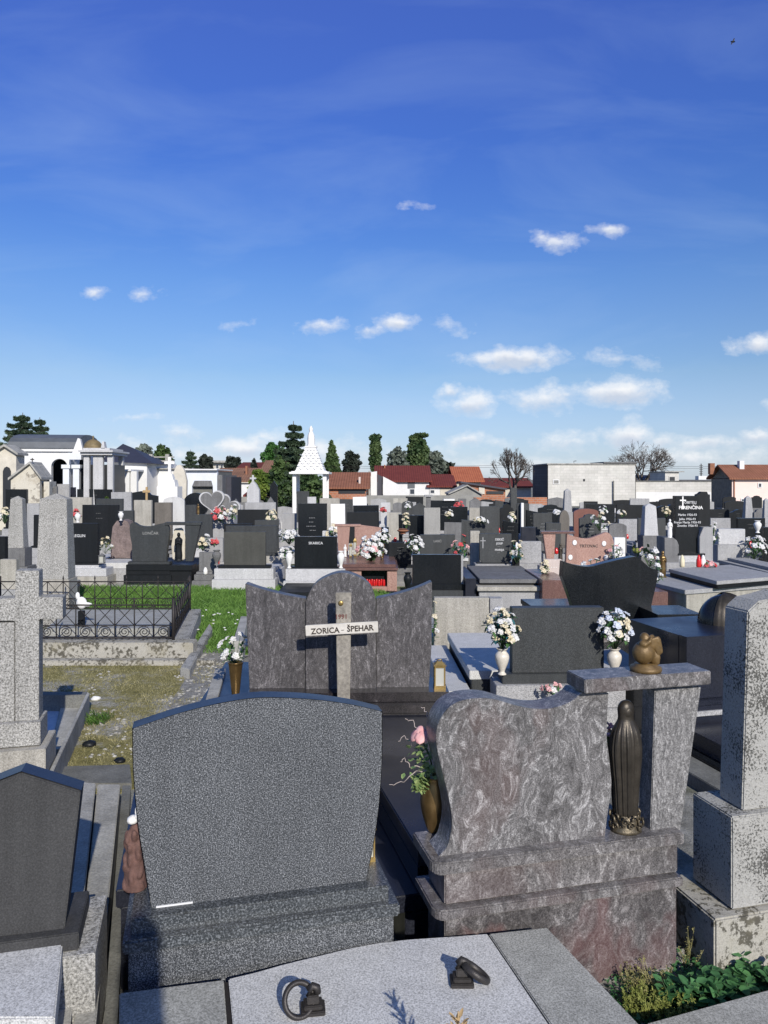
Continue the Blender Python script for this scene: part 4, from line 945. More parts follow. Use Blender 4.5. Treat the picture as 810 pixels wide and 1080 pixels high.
# TRTOVAC
f = Fr(620, 14.5, 0); g = f.thing('grave_monument', 'rose granite monument with a wavy lettered headstone, a lintel and a flared side pillar', 'gravestone')
P = arcs([(598, 563), (608, 566.5), (620, 568), (631, 564.5), (640, 561.5), (645.5, 566), (647.5, 574), (644, 580), (641.5, 587), (642, 596)], 4)
MB().prism(f.pts([(597, 597)]+[(642, 597)]+P[::-1][1:]), 0, .12).build('headstone', 'rose', g, .006)
MB().prism(f.pts([(577.5, 597), (584, 597), (586, 563.5), (573, 563.5)]), 0, .12).build('pillar', 'rose', g, .006)
MB().prism(f.pts([(571, 563), (607, 563), (607, 560.5), (571, 560.5)], -.02), -.02, .14).build('lintel', 'rose_dark', g, .004)
MB().box(f.u(570), f.u(650), -.1, .3, 0, f.z(620, 597)-.002).build('base_step', 'pink_base', g, .006)
text('TRTOVAC', .075, f.u(621), f.z(620, 576), -.003, 'ink', g, bold=.002)
for px, py in ((606, 572.5), (637, 573.5), (601.5, 588), (639, 588)): MB().lathe([(.03, -.006), (.045, 0), (.03, .004)], n=14).xf(Matrix.Translation((f.u(px), -.004, f.z(px, py))) @ Matrix.Rotation(R(90), 4, 'X') @ Matrix.Diagonal((1, 1.25, 1, 1))).build('portrait_medallion', 'marble', g)
MB().box(f.u(593), f.u(655), -2.4, -.12, 0, .42).build('cover_slab', 'rose_dark', g, .006)
figure('dark bronze statue between the rose granite pillar and the wavy rose headstone', Vector((Xp(591, 14.45), 14.45, f.z(620, 592))), .34, 'bronze')
grave('pale pink granite block with faint lettering below the rose granite pillar', 573.5, 592.5, 590, 13.9, 'pink_base', base='pink_base', bz=.2, pl=0, cover=None, over=.02, txt=[('- - - -', 0, .75, .14), ('- - -', 0, .5, .12)], tm='marble')
grave('low polished dark brown grave cover running beside the pale pink block', 572, 600, 612, 12.8, 'rose_dark', base='black_b', bz=.1, pl=0, th=1.6, cover=None, over=.02)
bouquet('small multicoloured flowers at the right end of the wavy rose headstone', Vector((Xp(650, 14.2), 14.2, .55)), .26, .45, 12, ('petal', 'petal_pink', 'petal_cream'), size=.05, seed=55)
# FERENCINA
f = Fr(724.5, 15.2, 0); g = f.thing('grave_monument', 'tall black headstone with a white cross and lettering between curved grey wings', 'gravestone')
MB().box(f.u(712), f.u(737), 0, .14, .5, f.z(720, 523)).build('headstone', 'black', g, .006)
MB().prism(f.pts([(735, 590), (749, 590), (749, 521.5), (747, 521.5), (746, 518.7), (740, 518.5), (737, 521), (735, 521.5)], .15), .15, .28).build('headstone', 'black_b', g, .006)
MB().box(f.u(719.4), f.u(720.8), -.006, -.001, f.z(720, 537), f.z(720, 523.5)).box(f.u(717), f.u(723.5), -.0065, -.0015, f.z(720, 528.4), f.z(720, 527)).build('inlaid_cross', 'marble', g)
text('OBITELJ', .07, f.u(728), f.z(720, 530), -.003, 'silver', g, bold=.001); text('FERENČINA', .09, f.u(728.5), f.z(720, 535.5), -.003, 'marble', g, bold=.002)
for i, yy in enumerate((543, 547.5, 551, 554.5)): text(('Marko', 'Jelka', 'Franjo Marija', 'Zvonko')[i]+' '+'1926-93', .06, f.u(725), f.z(720, yy), -.003, 'silver', g, bold=.001)
MB().box(f.u(714), f.u(741), -.1, .3, .35, f.z(720, 585)).build('plinth', 'white_granite', g, .006); MB().box(f.u(713), f.u(741), -.12, -.02, f.z(720, 585)+.002, f.z(720, 583)).build('plinth', 'black', g)
for a_, b_ in ((701, 716), (738, 752)):
    MB().prism(f.pts([(a_, 602), (b_, 602), (b_, 575), (b_-2, 570), (b_-6, 567), (a_, 567)] if a_ == 701 else [(a_, 602), (b_, 602), (b_, 556), (a_+4, 556), (a_, 566)], -.1), -.1, .35).build('side_wing', 'mid_grey' if a_ == 701 else 'light', g, .006)
def ql(px, z, z0, name, mat): return MB().slab(loc(g, quad(px, z)), z0, z).build(name, mat, g, .006)
ql([(722.5, 622.5), (833, 614.5), (775, 600.3), (642, 603.4)], .47, .402, 'cover_slab', 'light')
MB().slab(loc(g, quad([(724, 622), (830, 614.3), (774, 600.6), (644, 603.7)], .47)), 0, .40).build('kerb', 'light_warm', g, .006)
ql([(756, 613), (826, 607.5), (770, 595.5), (705, 600)], .60, .542, 'cover_slab', 'light')
MB().slab(loc(g, quad([(756.5, 612.6), (824, 607.2), (769, 595.8), (706.5, 600.2)], .60)), .472, .54).build('base_step', 'black_b', g, .006)
MB().box(f.u(699), f.u(754), -.2, .4, 0, .56).build('base_step', 'light', g, .006)
figure('white angel statue on the curved grey wing left of the tall black headstone', Vector((Xp(706.5, 15.15), 15.15, Zp(567.5, 15.15))), .38, 'marble')
figure('brown bronze angel statue standing left of the light stepped cover', Vector((Xp(699, 13.5), 13.5, .472)), .47, 'goldbrown')
for i, (px, mm, lab) in enumerate(((719.5, 'wax', 'cream'), (737, 'redglass', 'dark red'), (741.5, 'marble', 'white'))):
    o = tag(MB().lathe([(.04, 0), (.045, .02), (.045, .13), (.03, .16), (.03, .18), (.012, .22)], n=12).build('grave_candle', mm), lab+' grave candle in front of the tall black headstone with the white cross', 'candle'); o.location = (Xp(px, 13.9), 13.9, .602)
bouquet('small red and pink flowers by the candles on the light stepped cover', Vector((Xp(747, 13.9), 13.9, .605)), .2, .09, 8, ('petal_red', 'petal_pink'), size=.045, seed=56)
grave('pale granite headstone on a wide speckled lower block, right of the tall black headstone', 758, 786, 558, 16.6, 'white_granite', base='light', bz=.78, pl=0, over=.06, cover='front', clen=2.4, th=.18)
bouquet('white flowers at the right end of the pale granite headstone on the speckled block', Vector((Xp(795, 16.3), 16.3, .5)), .35, .5, 14, ('petal',), size=.07, seed=57)
bouquet('white flowers between the tall black headstone and the pale granite headstone', Vector((Xp(751, 16.0), 16.0, .8)), .22, .5, 9, ('petal',), size=.06, seed=58)

# ---- table of the other graves
T = [
 # x0,x1,yt,Y,mat,style,base,label
 (6, 28, 516, 27, 'black', 'flat', 'light', 'black headstone with a stepped top right behind the slim pale terrazzo obelisk'),
 (29, 42, 531, 21, 'light', 'flat', 'light', 'plain whitish headstone just left of the tall terrazzo obelisk'),
 (35, 42, 543, 19.5, 'black_b', 'flat', 'light', 'narrow dark stone low beside the left face of the tall terrazzo obelisk'),
 (39, 60, 513, 31, 'mid_grey', 'flat', 'mid_grey', 'wide mid grey stone behind the top of the tall terrazzo obelisk'),
 (60, 73, 510.5, 32, 'light', 'flat', 'light', 'light grey stone block right behind the pyramid tip of the tall terrazzo obelisk'),
 (64, 80, 514, 33, 'blueblack', 'flat', 'light', 'blue black headstone below the white arched mausoleum opening'),
 (73, 96.5, 524.5, 23.5, 'light_warm', 'flat', 'light', 'wide light headstone behind the vase of red flowers'),
 (81, 118, 516, 36, 'black', 'flat', 'light', 'long low black headstone in front of the domed mausoleum'),
 (86, 124, 532.5, 20.5, 'black_b', 'flat', 'light', 'wide dark headstone behind the lettered black headstone, right of the red flowers'),
 (101, 129, 526, 23, 'dark_grey', 'flat', 'light', 'dark grey headstone with a single red flower at its left corner'),
 (118, 139, 519, 27, 'light', 'flat', 'light', 'white stepped stone left of the tan wooden cross'),
 (129, 141, 538.5, 20, 'dark_grey', 'flat', 'light', 'mid grey stone directly above the pink boulder headstone'),
 (141, 159.5, 527.5, 23, 'light_warm', 'chamfer', 'light', 'rough pale headstone with a small white ornament on top, behind the curved black monument'),
 (131, 167, 518, 30, 'black', 'shoulder', 'light', 'wide black headstone behind the tan wooden cross'),
 (163, 181, 530, 22, 'brownstele', 'flat', 'black_b', 'brown grey square headstone between the rough pale and the bluish headstones'),
 (173, 195, 524, 24.5, 'slab_light', 'arch', 'light', 'bluish pale arched headstone below the white cross monument'),
 (195.5, 207, 532.5, 21.5, 'dark_grey', 'flat', 'light', 'small dark grey headstone left of the tiny golden statue'),
 (205.5, 224, 542.5, 19.5, 'dark_grey', 'flat', 'white_granite', 'dark grey headstone below the tiny golden statue and left of the hearts'),
 (215, 235, 567.5, 17, 'light', 'flat', 'light', 'plain light block stone low beside the black monument with the lintel'),
 (210, 227, 582.5, 15.8, 'mid_grey', 'flat', 'mid_grey', 'lowest plain grey stone between the slanted pillar and the olive grey headstone'),
 (250.5, 283.5, 537.5, 20.5, 'black_b', 'flat', 'light_warm', 'wide dark headstone right of the two grey hearts'),
 (244, 251.5, 526, 26, 'mid_grey', 'steep', 'light', 'small grey pointed stone right of the grey hearts'),
 (284.5, 292.5, 507, 33, 'black', 'gable', 'light', 'tall narrow dark stone in front of the big spruce, left of the gazebo'),
 (259, 291, 530, 25.5, 'light', 'flat', 'light', 'long low light stone at the foot of the white pointed stele with a cross'),
 (281, 290, 524, 27.5, 'mid_grey', 'steep', 'light', 'small grey gabled stone right of the white pointed stele'),
 (313, 326, 518, 31, 'dark_grey', 'flat', 'light', 'dark grey stone standing inside the gazebo opening'),
 (314.5, 345, 531, 21, 'black', 'flat', 'white_granite', 'black headstone with lines of fine lettering in front of the gazebo'),
 (325, 334, 524, 27, 'white_granite', 'flat', 'white_granite', 'small white stone seen between the gazebo posts'),
 (337, 358, 525.5, 27, 'light_warm', 'flat', 'light', 'light wide stone at the foot of the right gazebo post'),
 (349.5, 364.5, 531.5, 23, 'marble', 'chamfer', 'white_granite', 'bright white headstone right of the gazebo'),
 (358, 373, 526.5, 29, 'dark_grey', 'flat', 'light', 'dark low stone between the bright white headstone and the big white block'),
 (373, 387.5, 524, 27, 'marble', 'flat', 'white_granite', 'big plain white block stone in front of the old brown roof'),
 (373, 400, 533, 24, 'black', 'flat', 'light', 'black headstone with fine lettering below the big white block stone'),
 (366.5, 399, 540, 21, 'black_b', 'flat', 'light', 'wide black headstone with a vertical light strip, behind the pinkish brown monument'),
 (402, 412, 530, 29, 'white_granite', 'flat', 'white_granite', 'low white stone with a red flower left of the pale tan headstone'),
 (408, 423, 540.5, 21.5, 'light_warm', 'flat', 'light_warm', 'pale tan square headstone right of the white bouquet vase'),
 (421, 425, 542.5, 20.2, 'black', 'flat', 'light', 'narrow black stone edge right against the pale tan headstone'),
 (431, 447.5, 543.5, 20, 'black', 'flat', 'white_granite', 'glossy black headstone directly left of the tall rough terrazzo stele'),
 (447.3, 464.3, 535.5, 19.5, 'terrazzo', 'chamfer', 'mid_grey', 'tall rough light terrazzo stele in the middle of the cemetery'),
 (424, 436, 528.5, 27, 'dark_grey', 'arch', 'light', 'dark arched headstone left of the small stone lantern pillar'),
 (415, 430, 525.5, 32, 'light_warm', 'flat', 'light', 'light stone under the white house wall'),
 (414, 425, 530, 28, 'mid_grey', 'arch', 'light', 'grey arched headstone in front of the light stone under the white house'),
 (436, 449, 530, 26, 'dark_grey', 'gable', 'light', 'dark gabled headstone behind the tall rough terrazzo stele'),
 (453.5, 483, 528, 26, 'black', 'flat', 'light', 'long black headstone with a white cap slab'),
 (476, 493.5, 534.5, 23, 'black', 'flat', 'light', 'black square headstone below the red flowers and the white cap slab'),
 (494.5, 506, 535.5, 24, 'light_warm', 'flat', 'light', 'small pale headstone between the black and the dark grey headstones'),
 (495, 507, 525, 30, 'mid_grey', 'gable', 'light', 'grey pointed headstone in front of the brick wall'),
 (483, 491, 526, 31, 'mid_grey', 'flat', 'light', 'small grey headstone above the red flowers'),
 (507, 526.5, 534, 22, 'dark_grey', 'flat', 'white_granite', 'wide plain dark grey headstone left of the black one with shoulders'),
 (522, 541, 527.5, 25, 'dark_grey', 'slant', 'light', 'dark slanted headstone behind the wide plain dark grey one'),
 (528, 541.5, 531, 23.5, 'black_b', 'shoulder', 'light', 'black shouldered headstone left of the slim grey pillar'),
 (546, 549.5, 531, 24, 'dark_grey', 'flat', 'light', 'narrow grey strip stone between the slim pillar and the white strip'),
 (549.7, 552.3, 530.5, 23.8, 'marble', 'flat', 'light', 'very narrow bright white upright strip stone'),
 (552.5, 559, 531, 24, 'dark_grey', 'flat', 'light', 'grey stone right against the narrow white strip stone'),
 (555, 571, 538, 22.5, 'black', 'slant', 'light', 'tilted black headstone left of the small lettered grey one'),
 (563.5, 583, 541, 21, 'dark_grey', 'flat', 'mid_grey', 'small dark grey headstone with rows of white lettering'),
 (575, 591, 551.5, 18.5, 'dark_grey', 'flat', 'light', 'dark grey stone left of the brown round topped stele'),
 (568, 594, 532, 27, 'black', 'shoulder', 'light', 'wide black headstone in front of the orange brick wall'),
 (589.5, 600, 538, 19.5, 'brownstele', 'round', 'mid_grey', 'brown round topped stele above the rose granite monument'),
 (606, 632, 536.5, 21.5, 'redbrown', 'arch', 'redbrown', 'red brown arched headstone in front of the block building'),
 (611.5, 634, 542, 20.3, 'dark_grey', 'shoulder', 'mid_grey', 'dark grey lettered headstone in front of the red brown arched one'),
 (617, 648, 531.5, 31, 'black', 'flat', 'light', 'long black headstone in front of the block building, left of the joint'),
 (650, 679, 532.5, 31, 'black_b', 'flat', 'light', 'long black headstone with a raised cap, at the right part of the block building'),
 (642.5, 661, 552, 18, 'mid_grey', 'arch', 'mid_grey', 'grey arched headstone behind the white box stone'),
 (648, 659.5, 567, 16.2, 'marble', 'flat', 'white_granite', 'bright white box stone right behind the wavy rose headstone'),
 (653, 673, 547.5, 24, 'light', 'flat', 'light', 'light wall like headstone left of the pale tapering obelisk'),
 (673, 681, 546.5, 22, 'dark_grey', 'flat', 'light', 'dark grey stone between the light wall like headstone and the tapering obelisk'),
 (693, 702.5, 546.5, 22, 'dark_grey', 'flat', 'light', 'dark grey stone right of the tapering obelisk'),
 (694, 706, 533.5, 30, 'black', 'arch', 'light', 'black arched headstone with yellow flowers left of the tall black headstone'),
 (703, 712, 532, 29, 'black', 'gable', 'light', 'black gabled headstone touching the left edge of the tall black headstone'),
 (749, 770, 537, 27, 'black_b', 'flat', 'light', 'low dark headstone right of the taller black panel'),
 (770, 787, 537.5, 28, 'black', 'shoulder', 'light', 'low black headstone below the corner of the pink house'),
 (750, 770.5, 546.5, 21, 'light', 'flat', 'light', 'light square headstone with a chipped corner right of the tall black panel'),
 (742, 752, 556, 18.3, 'light', 'flat', 'light', 'plain light block left of the pale granite headstone'),
 (778, 807, 546.5, 20, 'black', 'flat', 'black_b', 'wide black headstone with a white candle in front, at the right edge'),
 (795, 806, 537, 25, 'mid_grey', 'shoulder', 'light', 'grey shouldered headstone behind the slim obelisk'),
 (806, 830, 556, 17, 'black', 'flat', 'black_b', 'black headstone cut off by the right edge with a white cross in front'),
 (298, 313, 541.5, 21.5, 'light', 'flat', 'light', 'light stone behind the white flower bunches'),
 (269, 294, 548.5, 19, 'dark_grey', 'flat', 'light_warm', 'dark stone right behind the olive grey headstone'),
 (340, 357, 560, 18, 'white_granite', 'flat', 'white_granite', 'low white stone behind the right end of the glossy black headstone'),
 (402, 410, 556, 18.5, 'black', 'flat', 'light', 'black stone post right of the swooping brown headstone'),
 (410, 434, 572, 16.5, 'black_b', 'flat', 'mid_grey', 'low dark grave side wall right of the white bouquet vase'),
 (468, 486, 551, 20, 'mid_grey', 'flat', 'mid_grey', 'low grey tomb side right of the tall rough terrazzo stele'),
 (487, 512, 548, 20.5, 'dark_grey', 'slant', 'mid_grey', 'dark low tomb with ornaments on its top, left of the light tombs'),
 (530, 546, 549, 19.5, 'black', 'slant', 'white_granite', 'stacked black slab tomb between light kerbs'),
 (549, 566, 556, 18, 'blueblack', 'taper', 'white_granite', 'tilted blue black slab framed by a white kerb'),
]
LET = {'black headstone with lines of fine lettering in front of the gazebo': 4, 'small dark grey headstone with rows of white lettering': 5, 'dark grey lettered headstone in front of the red brown arched one': 3, 'black headstone with fine lettering below the big white block stone': 3}
for i, (x0, x1, yt, Y, mat, st, base, lab) in enumerate(T):
    random.seed(i)
    zt = Zp(yt, Y); bz = min(.45, zt*.35)
    n = LET.get(lab, 0)
    grave(lab, x0, x1, yt, Y, mat, st, yaw=random.uniform(-3, 3), base=base, bz=bz, pl=.05, over=.08, cover='front' if 19 <= Y < 33 and random.random() < .75 else 'back', clen=1.3, txt=lines(n) if n else (lines(random.choice([2, 3]), .78, .13, .075) if mat in ('black', 'black_b', 'dark_grey') and (x1-x0) > 13 and random.random() < .6 else None), tm='silver' if n else 'grey_letter', cmat=random.choice([base, 'light', 'slab_light', 'mid_grey']))
# hearts
f = Fr(230, 23, 0); g = f.thing('grave_monument', 'pair of large pale grey heart shaped headstones with lighter rims', 'gravestone')
def heart(cx, cy, s, v, rot=0):
    P = []
    for i in range(40):
        t = 2*pi*i/40; x = 16*sin(t)**3; y = 13*cos(t)-5*cos(2*t)-2*cos(3*t)-cos(4*t)
        xr = x*cos(rot)-y*sin(rot); yr = x*sin(rot)+y*cos(rot); P.append((f.u(cx)+xr*s/16, f.z(cx, cy)+yr*s/16))
    MB().prism(P, v, v+.12).build('rim', 'white_granite', g, .006)
    c = Vector((sum(p[0] for p in P)/40, sum(p[1] for p in P)/40)); P2 = [(c.x+(p[0]-c.x)*.88, c.y+(p[1]-c.y)*.88) for p in P]
    MB().prism(P2, v-.006, v-.001).build('headstone', 'mid_grey', g)
heart(223.5, 528, .38, 0, .12); heart(238.5, 534, .38, .14, -.6)
MB().box(f.u(211), f.u(248), -.15, .4, 0, f.z(230, 544)).build('base_step', 'light', g)
bouquet('pink and white flowers at the foot of the two grey hearts', Vector((Xp(232, 22.6), 22.6, .95)), .5, .4, 16, ('petal_pink', 'petal', 'petal_red'), size=.09, seed=61)
f = Fr(206, 25.5, 0); g = f.thing('grave_monument', 'large round black disc headstone left of the grey hearts', 'gravestone')
MB().prism([(.42*cos(t*pi/16), f.z(206, 533)+.42*sin(t*pi/16)) for t in range(32)], 0, .15).build('headstone', 'black', g, .006)
MB().box(-.5, .5, -.1, .4, 0, f.z(206, 546)+.1).build('base_step', 'light', g)
# stele with cross, white cross monument, wooden small cross, small stone lantern
f = Fr(266.5, 27.5, 0); g = f.thing('stone_stele', 'whitish pointed stele topped by a small stone cross, left of the spruce', 'monument')
MB().prism(f.pts([(260, 545), (273.5, 545), (273, 517), (270, 511), (266.5, 507), (263, 511), (260.5, 517)]), 0, .3).build('stele', 'white_granite', g, .01)
MB().prism(f.pts([(265.6, 509), (267.6, 509), (267.6, 505.5)]+[(270, 505.5), (270, 503.6), (267.6, 503.6), (267.6, 501), (265.6, 501), (265.6, 503.6), (263.3, 503.6), (263.3, 505.5), (265.6, 505.5)], .1), .1, .2).build('cross', 'white_granite', g, .01)
MB().box(-.4, .4, -.1, .5, 0, f.z(266, 545)).build('base_step', 'light', g)
f = Fr(178.5, 34, 0); g = f.thing('stone_cross', 'tall white stone cross monument on a tapering stepped pedestal, in front of the pale garages', 'cross')
MB().prism(f.pts([(177.2, 500), (180, 500), (180, 489.5), (184, 489.5), (184, 486.6), (180, 486.6), (180, 482), (177.2, 482), (177.2, 486.6), (173.2, 486.6), (173.2, 489.5), (177.2, 489.5)]), 0, .12).build('cross', 'marble', g, .01)
MB().box(-.2, .2, -.15, .3, f.z(178, 506), f.z(178, 500)-.001, .06).build('pedestal', 'marble', g, .01); MB().box(-.32, .32, -.25, .4, f.z(178, 513), f.z(178, 506)-.001, .05).build('pedestal', 'marble', g, .01); MB().box(-.45, .45, -.35, .5, 0, f.z(178, 513)-.001).build('base_step', 'marble', g, .01)
f = Fr(189.5, 36, 0); g = f.thing('stone_stele', 'tall beige pointed stone slab right behind the white cross monument', 'monument')
MB().prism(f.pts([(181, 530), (196, 530), (196.5, 507), (194, 496), (190, 490), (186, 491), (182, 500), (181, 512)]), 0, .3).build('stele', 'cream', g, .02)
f = Fr(154.5, 27, 0); g = f.thing('wooden_cross', 'small tan wooden cross standing among the black headstones, left of the white cross monument', 'cross')
MB().box(-.035, .035, 0, .05, 0, f.z(154, 513.5)).build('post', 'woodtan', g); MB().box(-.13, .13, -.02, -.001, f.z(154, 519.5), f.z(154, 517)).build('arm', 'woodtan', g)
f = Fr(542, 24.5, 0); g = f.thing('stone_pillar', 'slim tall dark grey stone pillar right of the black shouldered headstone', 'monument')
MB().box(-.1, .1, 0, .2, .4, f.z(542, 514.5)).build('shaft', 'dark_grey', g, .01); MB().box(-.2, .2, -.1, .3, 0, .399).build('base_step', 'light', g)
f = Fr(452, 27.5, 0); g = f.thing('stone_lantern', 'small grey stone lantern pillar with a flat cap above the tall terrazzo stele', 'monument')
MB().box(-.08, .08, 0, .16, .3, f.z(452, 524)).build('shaft', 'mid_grey', g); MB().box(-.14, .14, -.06, .22, f.z(452, 524)+.001, f.z(452, 522)).build('cap', 'light', g); MB().box(-.2, .2, -.1, .3, 0, .299).build('base_step', 'light', g)
tag(MB().box(Xp(468, 25.9), Xp(479.5, 25.9), 25.9, 26.2, Zp(528, 26)+.002, Zp(526.3, 26)).build('cap_slab', 'marble'), 'white slab lying on the long black headstone', 'stone slab')
# small flowers and vases over the field
for i, (px, py, Y, w_, h_, ms, lab) in enumerate((
 (79.5, 542, 20, .26, .3, ('petal_red',), 'red and pink flowers in a white vase in front of the wide light headstone'),
 (99, 533, 22.5, .14, .12, ('petal_red',), 'single small red flower on the corner of the dark grey headstone'),
 (5, 545, 18, .3, .5, ('petal_cream', 'petal'), 'orange and cream flowers at the left edge of the photo'),
 (214, 573, 16.6, .3, .4, ('petal', 'petal_cream'), 'white flowers on the ground beside the slanted black pillar'),
 (226, 566, 17, .16, .1, ('petal_red',), 'small orange red bowl of flowers on the plain light block stone'),
 (245, 542, 22, .3, .5, ('petal', 'petal_cream'), 'pale flowers right of the two grey hearts'),
 (286, 546, 19.5, .3, .5, ('petal_cream',), 'yellow cream flowers at the right end of the wide dark headstone'),
 (350, 563, 17.6, .35, .4, ('petal', 'petal_cream'), 'white and green flowers behind the right urn of the glossy black headstone'),
 (404, 536, 27, .2, .2, ('petal_red',), 'red flower on the low white stone'),
 (428, 553, 19.5, .14, .55, ('petal_cream',), 'narrow cream flower stem left of the glossy black headstone by the terrazzo stele'),
 (473, 542, 23, .25, .3, ('petal', 'petal_cream'), 'white flowers on a light base right of the terrazzo stele'),
 (484, 531, 24, .3, .22, ('petal_red', 'petal_red', 'petal'), 'bright red and white flowers above the black square headstone'),
 (540, 545, 21.5, .2, .35, ('petal_cream', 'petal'), 'yellow and white flowers in front of the black shouldered headstone'),
 (507, 545, 20.3, .4, .15, ('petal', 'petal_cream'), 'white ornaments on the dark low tomb'),
 (632, 553, 19.7, .5, .55, ('petal', 'petal', 'petal_cream'), 'spreading white lilies right of the dark grey lettered headstone'),
 (656, 541, 29, .3, .3, ('petal', 'petal_cream'), 'white round flowers on the long black headstone with the raised cap'),
 (636, 539, 29, .3, .4, ('petal',), 'white flowers between the two long black headstones'),
 (702, 541, 28, .3, .5, ('petal_cream',), 'yellow flowers left of the tall black headstone with the white cross'),
 (685, 589, 14.8, .5, .5, ('petal', 'petal', 'petal_pink'), 'white and pink flowers in front of the pale tapering obelisk'),
 (676, 579, 16.5, .5, .25, ('weed_yel',), 'low green shrub left of the base of the pale tapering obelisk'),
 (430, 533, 24, .2, .3, ('petal',), 'small white flower on the dark arched headstone'),
 (435, 543, 20.8, .14, .14, ('petal',), 'white vase flower above the glossy black headstone'),
 (587, 536, 20, .2, .1, ('petal',), 'white flower lying left of the brown round topped stele'),
 (575, 601, 13.7, .15, .4, ('petal_cream',), 'pale flowers left of the pale pink granite block'),
 (800, 575, 17, .4, .4, ('petal',), 'white flowers at the right edge behind the speckled block'),
)):
    bouquet(lab, Vector((Xp(px, Y), Y, max(.05, Zp(py, Y)-.15))), w_*.8, h_*.8, 9, ms, size=.045+.001*Y, seed=100+i, leafn=22)
for i, (px, py, Y, hh, mt, lab) in enumerate(((82, 551, 19.8, .25, 'marble', 'white vase holding the red flowers by the wide light headstone'), (127.5, 549, 17, .2, 'marble', 'small white urn on top of the pink boulder'), (228.5, 596, 15.4, .3, 'mid_grey', 'tall grey glass lantern jar left of the olive grey headstone'), (799, 562, 19, .3, 'marble', 'white candle in front of the wide black headstone at the right edge'), (425, 563, 18.5, .12, 'terracotta', 'brown clay bowl below the narrow black stone edge'), (540, 552, 21, .15, 'marble', 'white flower pot in front of the black shouldered headstone'), (437.5, 583, 15.8, .2, 'ceramic', 'cream vase under the white flowers left of the grey lettered headstone'))):
    vase(lab, Vector((Xp(px, Y), Y, Zp(py, Y)-.0)), hh, hh*.3 if mt != 'terracotta' else .14, mt, 0, n=12)
figure('tiny golden statue on a dark grey headstone left of the hearts', Vector((Xp(209, 20.5), 20.5, Zp(543, 20.5))), .3, 'goldbrown')
# small far rows near the boundary wall
random.seed(77)
FARL = {'black': ('flat', 'shoulder', 'arch'), 'mid_grey': ('arch', 'gable'), 'light': ('flat', 'gable')}
names = ['small dark headstone in the farthest rows before the boundary wall', 'small grey headstone in the farthest rows before the boundary wall', 'small pale headstone in the farthest rows before the boundary wall']
occ = []
for i in range(110):
    Y = random.choice([34, 38, 42, 46, 50]); px = random.uniform(112, 800); hh = random.uniform(.7, 1.15); wd = random.uniform(.6, 1.3)
    if any(abs(px-p)*Y/F < 1.4 and y == Y for p, y in occ): continue
    if Y < 40 and (170 < px < 200): continue
    if 305 < px < 348 and Y in (34,): continue
    occ.append((px, Y)); k = random.choices([0, 1, 2], [5, 2, 3])[0]; mt = ['black_b', 'mid_grey', 'light'][k]
    lab = names[k]
    w_ = wd*F/Y/2
    grave(lab, px-w_, px+w_, HY+(H-hh)*F/Y, Y, mt, random.choice(FARL[['black', 'mid_grey', 'light'][k]]), base=random.choice(['light', 'mid_grey', 'white_granite']), bz=.3, pl=0, cover='back', clen=1.8, group=['small dark far headstones', 'small grey far headstones', 'small pale far headstones'][k], steps=1)

# small candles and lanterns standing on the grave covers of the middle field
random.seed(91)
cand = {'redglass': ('small red glass candle burning low on a grave cover in the middle field', 'small red candles across the middle field'), 'marble': ('small white candle jar on a grave cover in the middle field', 'small white candle jars across the middle field')}
for i in range(46):
    x0, x1, yt, Y, mat, st, base, lab = random.choice([q for q in T if q[3] < 27]); mm = random.choice(['redglass', 'redglass', 'marble'])
    px = random.uniform(x0-3, x1+3); hh = random.uniform(.12, .2)
    zt = Zp(yt, Y); bz = min(.45, zt*.35)
    o = tag(MB().lathe([(.035, 0), (.045, .02), (.045, hh*.65), (.03, hh*.75), (.035, hh*.85), (.012, hh)], n=8).build('grave_candle', mm), cand[mm][0], 'candle', cand[mm][1])
    o.location = (Xp(px, Y-.075), Y-.075, bz+.001)
# ================================================================== BUILDINGS
def bt(name, label, cat, px, Y, yaw=0): f = Fr(px, Y, yaw); return f, f.thing(name, label, cat)
def wallbox(g, f, x0, x1, yt, v0, v1, mat, name='wall', z0=0): return MB().box(f.u(x0), f.u(x1), v0, v1, z0, f.z((x0+x1)/2, yt)).build(name, mat, g)
def wnd(g, f, x0, x1, y0, y1, v=-.02, frame='white', glass='winglass', name='window'):
    a = f.pts([(x0, y1), (x1, y0)]); (u0, z0), (u1, z1) = a; t = .06
    o = MB().box(u0-t, u1+t, v-.03, v+.015, z0-t, z1+t).build(name, frame, g)
    MB().box(u0, u1, v-.036, v-.031, z0, z1).build('pane', glass, o); return o
def gable_x(g, f, x0, x1, ye, yr, v0, v1, mat, gmat='white', over=.3, name='roof'):   # ridge along x
    u0 = f.u(x0); u1 = f.u(x1); ze = f.z(x0, ye, v0-over); zr = Zp(yr, f.O.y+(v0+v1)/2); vm = (v0+v1)/2; th = .12
    vs = [(u0-over, v0-over, ze), (u1+over, v0-over, ze), (u1+over, vm, zr), (u0-over, vm, zr), (u0-over, v1+over, ze), (u1+over, v1+over, ze)]
    vs += [(a, b, c-th) for a, b, c in vs]
    MB().add(vs, [(0, 1, 2, 3), (3, 2, 5, 4), (6, 9, 8, 7), (9, 10, 11, 8), (0, 6, 7, 1), (4, 5, 11, 10), (0, 3, 9, 6), (3, 4, 10, 9), (1, 7, 8, 2), (2, 8, 11, 5)]).build(name, mat, g)
    zw = ze-.12
    MB().add([(u0, v0, zw), (u0, v1, zw), (u0, vm, zr-.15), (u1, v0, zw), (u1, v1, zw), (u1, vm, zr-.15)], [(0, 2, 1), (3, 4, 5)]).build('gable', gmat, g)
